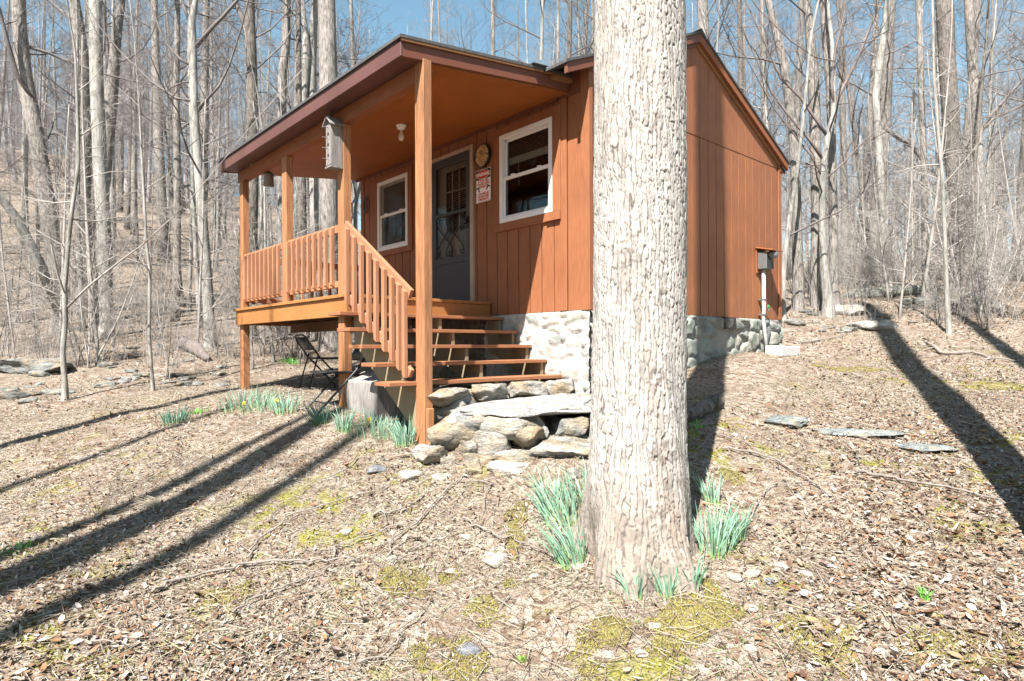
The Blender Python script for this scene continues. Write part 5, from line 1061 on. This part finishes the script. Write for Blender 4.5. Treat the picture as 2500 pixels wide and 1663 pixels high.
tan=[(.50,.38,.28),(.44,.32,.22),(.30,.19,.12),(.56,.46,.37),(.48,.41,.36),(.20,.12,.08),(.60,.52,.45),(.42,.22,.12),(.36,.30,.27),(.15,.10,.07)]
def dl(xy,x,D,q):
    n=fbm(xy[:,0]*.9,xy[:,1]*.9,55); left=np.clip((-.1-x/D)*3,0,1); right=np.clip((x/D-.35)*4,0,1); far=np.clip((D-7)/5,0,.8)
    d=.02+.75*np.maximum(np.maximum(left*np.clip((6-D)/3,.3,1),right)*np.clip((9-D)/3+.5,.5,1),far*.4)+(n-.47)*1.5; return q.random(len(D))<d
litter(150000,31,.005,.018,17,tan,'leaf_litter','dry brown and tan fallen leaves covering the ground',dl)
def dl2(xy,x,D,q):
    n=fbm(xy[:,0]*1.4,xy[:,1]*1.4,155); right=np.clip((x/D-.30)*3.2,0,1)*np.clip((7.5-D)/2.5,.25,1); left=np.clip((-.25-x/D)*3,0,1)*np.clip((5-D)/1.5,.15,1)
    return q.random(len(D))<.02+.9*np.maximum(right,left*.55)+(n-.5)*.9
litter(26000,37,.014,.032,12,[(.34,.20,.12),(.26,.14,.08),(.46,.33,.24),(.55,.44,.36),(.42,.24,.12),(.16,.09,.06),(.60,.54,.50),(.30,.22,.19)],'large_leaves','larger curled brown leaves lying at the right and left of the lawn',dl2,lift=.014,power=1.5,flat=.35)
crumb=[(.30,.25,.19),(.20,.16,.12),(.47,.42,.34),(.57,.52,.44),(.66,.61,.54),(.38,.34,.24),(.13,.10,.08),(.52,.46,.38)]
litter(300000,32,.002,.007,9.5,crumb,'ground_debris','fine crumbs of bark, straw and leaf on the lawn',lambda xy,x,D,q:q.random(len(D))<.35+.9*(fbm(xy[:,0]*2,xy[:,1]*2,66)-.2),lift=.004,power=1.3,flat=.5)
gm=[(.16,.25,.07),(.22,.31,.10),(.28,.36,.16),(.32,.38,.2)]
litter(26000,33,.004,.011,8,gm,'ground_plants','tiny green weeds sprouting through the lawn',lambda xy,x,D,q:(fbm(xy[:,0]*1.7,xy[:,1]*1.7,88)>.56)&(np.abs(x/D)<.62),lift=.006,power=1.2,flat=.4)
ms=[(.30,.26,.06),(.40,.35,.09),(.22,.20,.05),(.46,.40,.14),(.30,.24,.10)]
mossp=[(1435,1550,.20,.14),(1740,1490,.26,.13),(1620,1590,.26,.13),(1510,1560,.16,.1),(1020,1620,.16,.12),(1140,1630,.20,.08),(1110,1400,.10,.06),(1265,1265,.10,.06),(2330,1600,.35,.15),(1000,1430,.12,.07),(1700,1500,.25,.12),(2440,945,.7,.12),(2060,900,.5,.1),(1260,1360,.07,.16),(1180,1520,.14,.09),(950,1405,.06,.05),(1780,1160,.1,.07),(2000,1560,.25,.12),(560,1460,.2,.1)]
def moss():
    q=np.random.default_rng(34); XY=[]
    for u,v,a,b in mossp:
        p,Dp=gp(u,v); a*=.75; b*=.75; n=int(a*b*4*70000)+300; lx=q.uniform(-1.6,1.6,n)*a; ly=q.uniform(-1.6,1.6,n)*b*2.; xy=p[:2]+lx[:,None]*RT0[:2]+ly[:,None]*FW[:2]
        w=(fbm(xy[:,0]*6,xy[:,1]*6,99)-.47)*3.4; XY.append(xy[(np.hypot(lx/a,ly/(b*2.))+w)<.85])
    xy=np.concatenate(XY); N=len(xy); z=terr(xy); r_=q.uniform(.003,.0065,N); a=q.uniform(0,6.28,N); V=np.empty((N,4,3)); hgt=.004+.012*fbm(xy[:,0]*9,xy[:,1]*9,98)
    for k in range(3): V[:,k,0]=xy[:,0]+r_*np.cos(a+k*2.094); V[:,k,1]=xy[:,1]+r_*np.sin(a+k*2.094); V[:,k,2]=z+hgt-.004
    V[:,3,0]=xy[:,0]+q.normal(0,.002,N);V[:,3,1]=xy[:,1]+q.normal(0,.002,N);V[:,3,2]=z+hgt+r_*1.1
    i=np.arange(N)*4; f=np.concatenate([np.stack([i+k,i+(k+1)%3,i+3],-1) for k in range(3)]); pal=np.array(ms)*.42; c=pal[q.integers(0,len(pal),N)]*q.uniform(.7,1.2,N)[:,None]*(.75+.5*fbm(xy[:,0]*4,xy[:,1]*4,97))[:,None]
    o=obj('moss',V.reshape(-1,3),f,M['leaf'],None,False,np.repeat(c,4,0)); tag(o,'yellow-green moss patches on the lawn','moss',kind='stuff')
moss()
# straw and fine twigs on the ground
def straw(N,seed,pal,name,label,lmin,lmax,wd):
    q=np.random.default_rng(seed); D=2.3+12*q.random(N)**1.5; x=q.uniform(-1,1,N)*(D*.92+.5); xy=CAM[:2]+D[:,None]*FW[:2]+x[:,None]*RT0[:2]
    keep=~((xy[:,0]>-4.9)&(xy[:,0]<0)&(xy[:,1]>0)&(xy[:,1]<4.5))&(np.hypot(xy[:,0]-TX,xy[:,1]-TY)>.33); xy=xy[keep]; D=D[keep]; N=len(xy)
    L_=q.uniform(lmin,lmax,N); a=q.uniform(0,6.283,N); d=np.stack([np.cos(a),np.sin(a)],-1)*L_[:,None]/2; n=np.stack([-np.sin(a),np.cos(a)],-1)*(wd*q.uniform(.5,1.4,N)*(1+D*.06))[:,None]
    A=xy-d;B=xy+d; za=terr(A)+.012+q.uniform(0,.02,N); zb=terr(B)+.012+q.uniform(0,.02,N); 
    V=np.concatenate([np.c_[A-n,za],np.c_[A+n,za],np.c_[A,za+wd*1.5],np.c_[B-n,zb],np.c_[B+n,zb],np.c_[B,zb+wd*1.5]]); i=np.arange(N)
    f=np.concatenate([np.stack([i+k*N for k in t],-1) for t in ((0,1,4,3),(1,2,5,4),(2,0,3,5))]); pal=np.array(pal)*.56; c=pal[q.integers(0,len(pal),N)]*q.uniform(.7,1.2,N)[:,None]
    o=obj(name,V,f,M['leaf'],None,False,np.tile(c,(6,1))); tag(o,label,'twigs',kind='stuff')
straw(26000,41,[(.55,.46,.34),(.45,.36,.26),(.30,.22,.16),(.20,.14,.1),(.62,.55,.45)],'straw_and_twigs','thin dry stalks and twigs strewn over the lawn',.03,.16,.0014)
# ---------------------------------------------------------------- light, sky, camera
w=bpy.data.worlds.new('World'); sc.world=w; w.use_nodes=True; nt=w.node_tree; bg=nt.nodes['Background']; sky=nt.nodes.new('ShaderNodeTexSky'); sky.sky_type='NISHITA'
el=math.atan(SUNB); az=math.atan2(-SUNH[0],-SUNH[1])
sky.sun_disc=False; sky.sun_elevation=el; sky.sun_rotation=az; sky.air_density=1.1; sky.dust_density=.5; sky.ozone_density=.5; sky.altitude=300
hs=nt.nodes.new('ShaderNodeHueSaturation'); hs.inputs['Hue'].default_value=.474; hs.inputs['Saturation'].default_value=1.0; hs.inputs['Value'].default_value=1.2
nt.links.new(sky.outputs[0],hs.inputs['Color']); nt.links.new(hs.outputs[0],bg.inputs[0]); bg.inputs[1].default_value=.05
sd_=bpy.data.lights.new('sun','SUN'); sd_.energy=5.0; sd_.angle=R(.55); sd_.color=(1,.955,.9); so=bpy.data.objects.new('sun',sd_); COL.objects.link(so)
dv=Vector((SUNH[0],SUNH[1],-SUNB)).normalized(); so.rotation_euler=dv.to_track_quat('-Z','Y').to_euler(); so.location=(0,-10,20)
cd=bpy.data.cameras.new('camera'); co=bpy.data.objects.new('camera',cd); COL.objects.link(co); sc.camera=co
cd.sensor_width=36; cd.lens=F/2500*36; cd.shift_y=16.065/2500; cd.clip_start=.05; cd.clip_end=1500
mtx=Matrix(((RT[0],UPV[0],-FW[0],CAM[0]),(RT[1],UPV[1],-FW[1],CAM[1]),(RT[2],UPV[2],-FW[2],CAM[2]),(0,0,0,1))); co.matrix_world=mtx
sc.render.engine='CYCLES'
sc.view_settings.view_transform='Standard'; sc.view_settings.look='None'; sc.view_settings.gamma=1; sc.view_settings.exposure=1.85
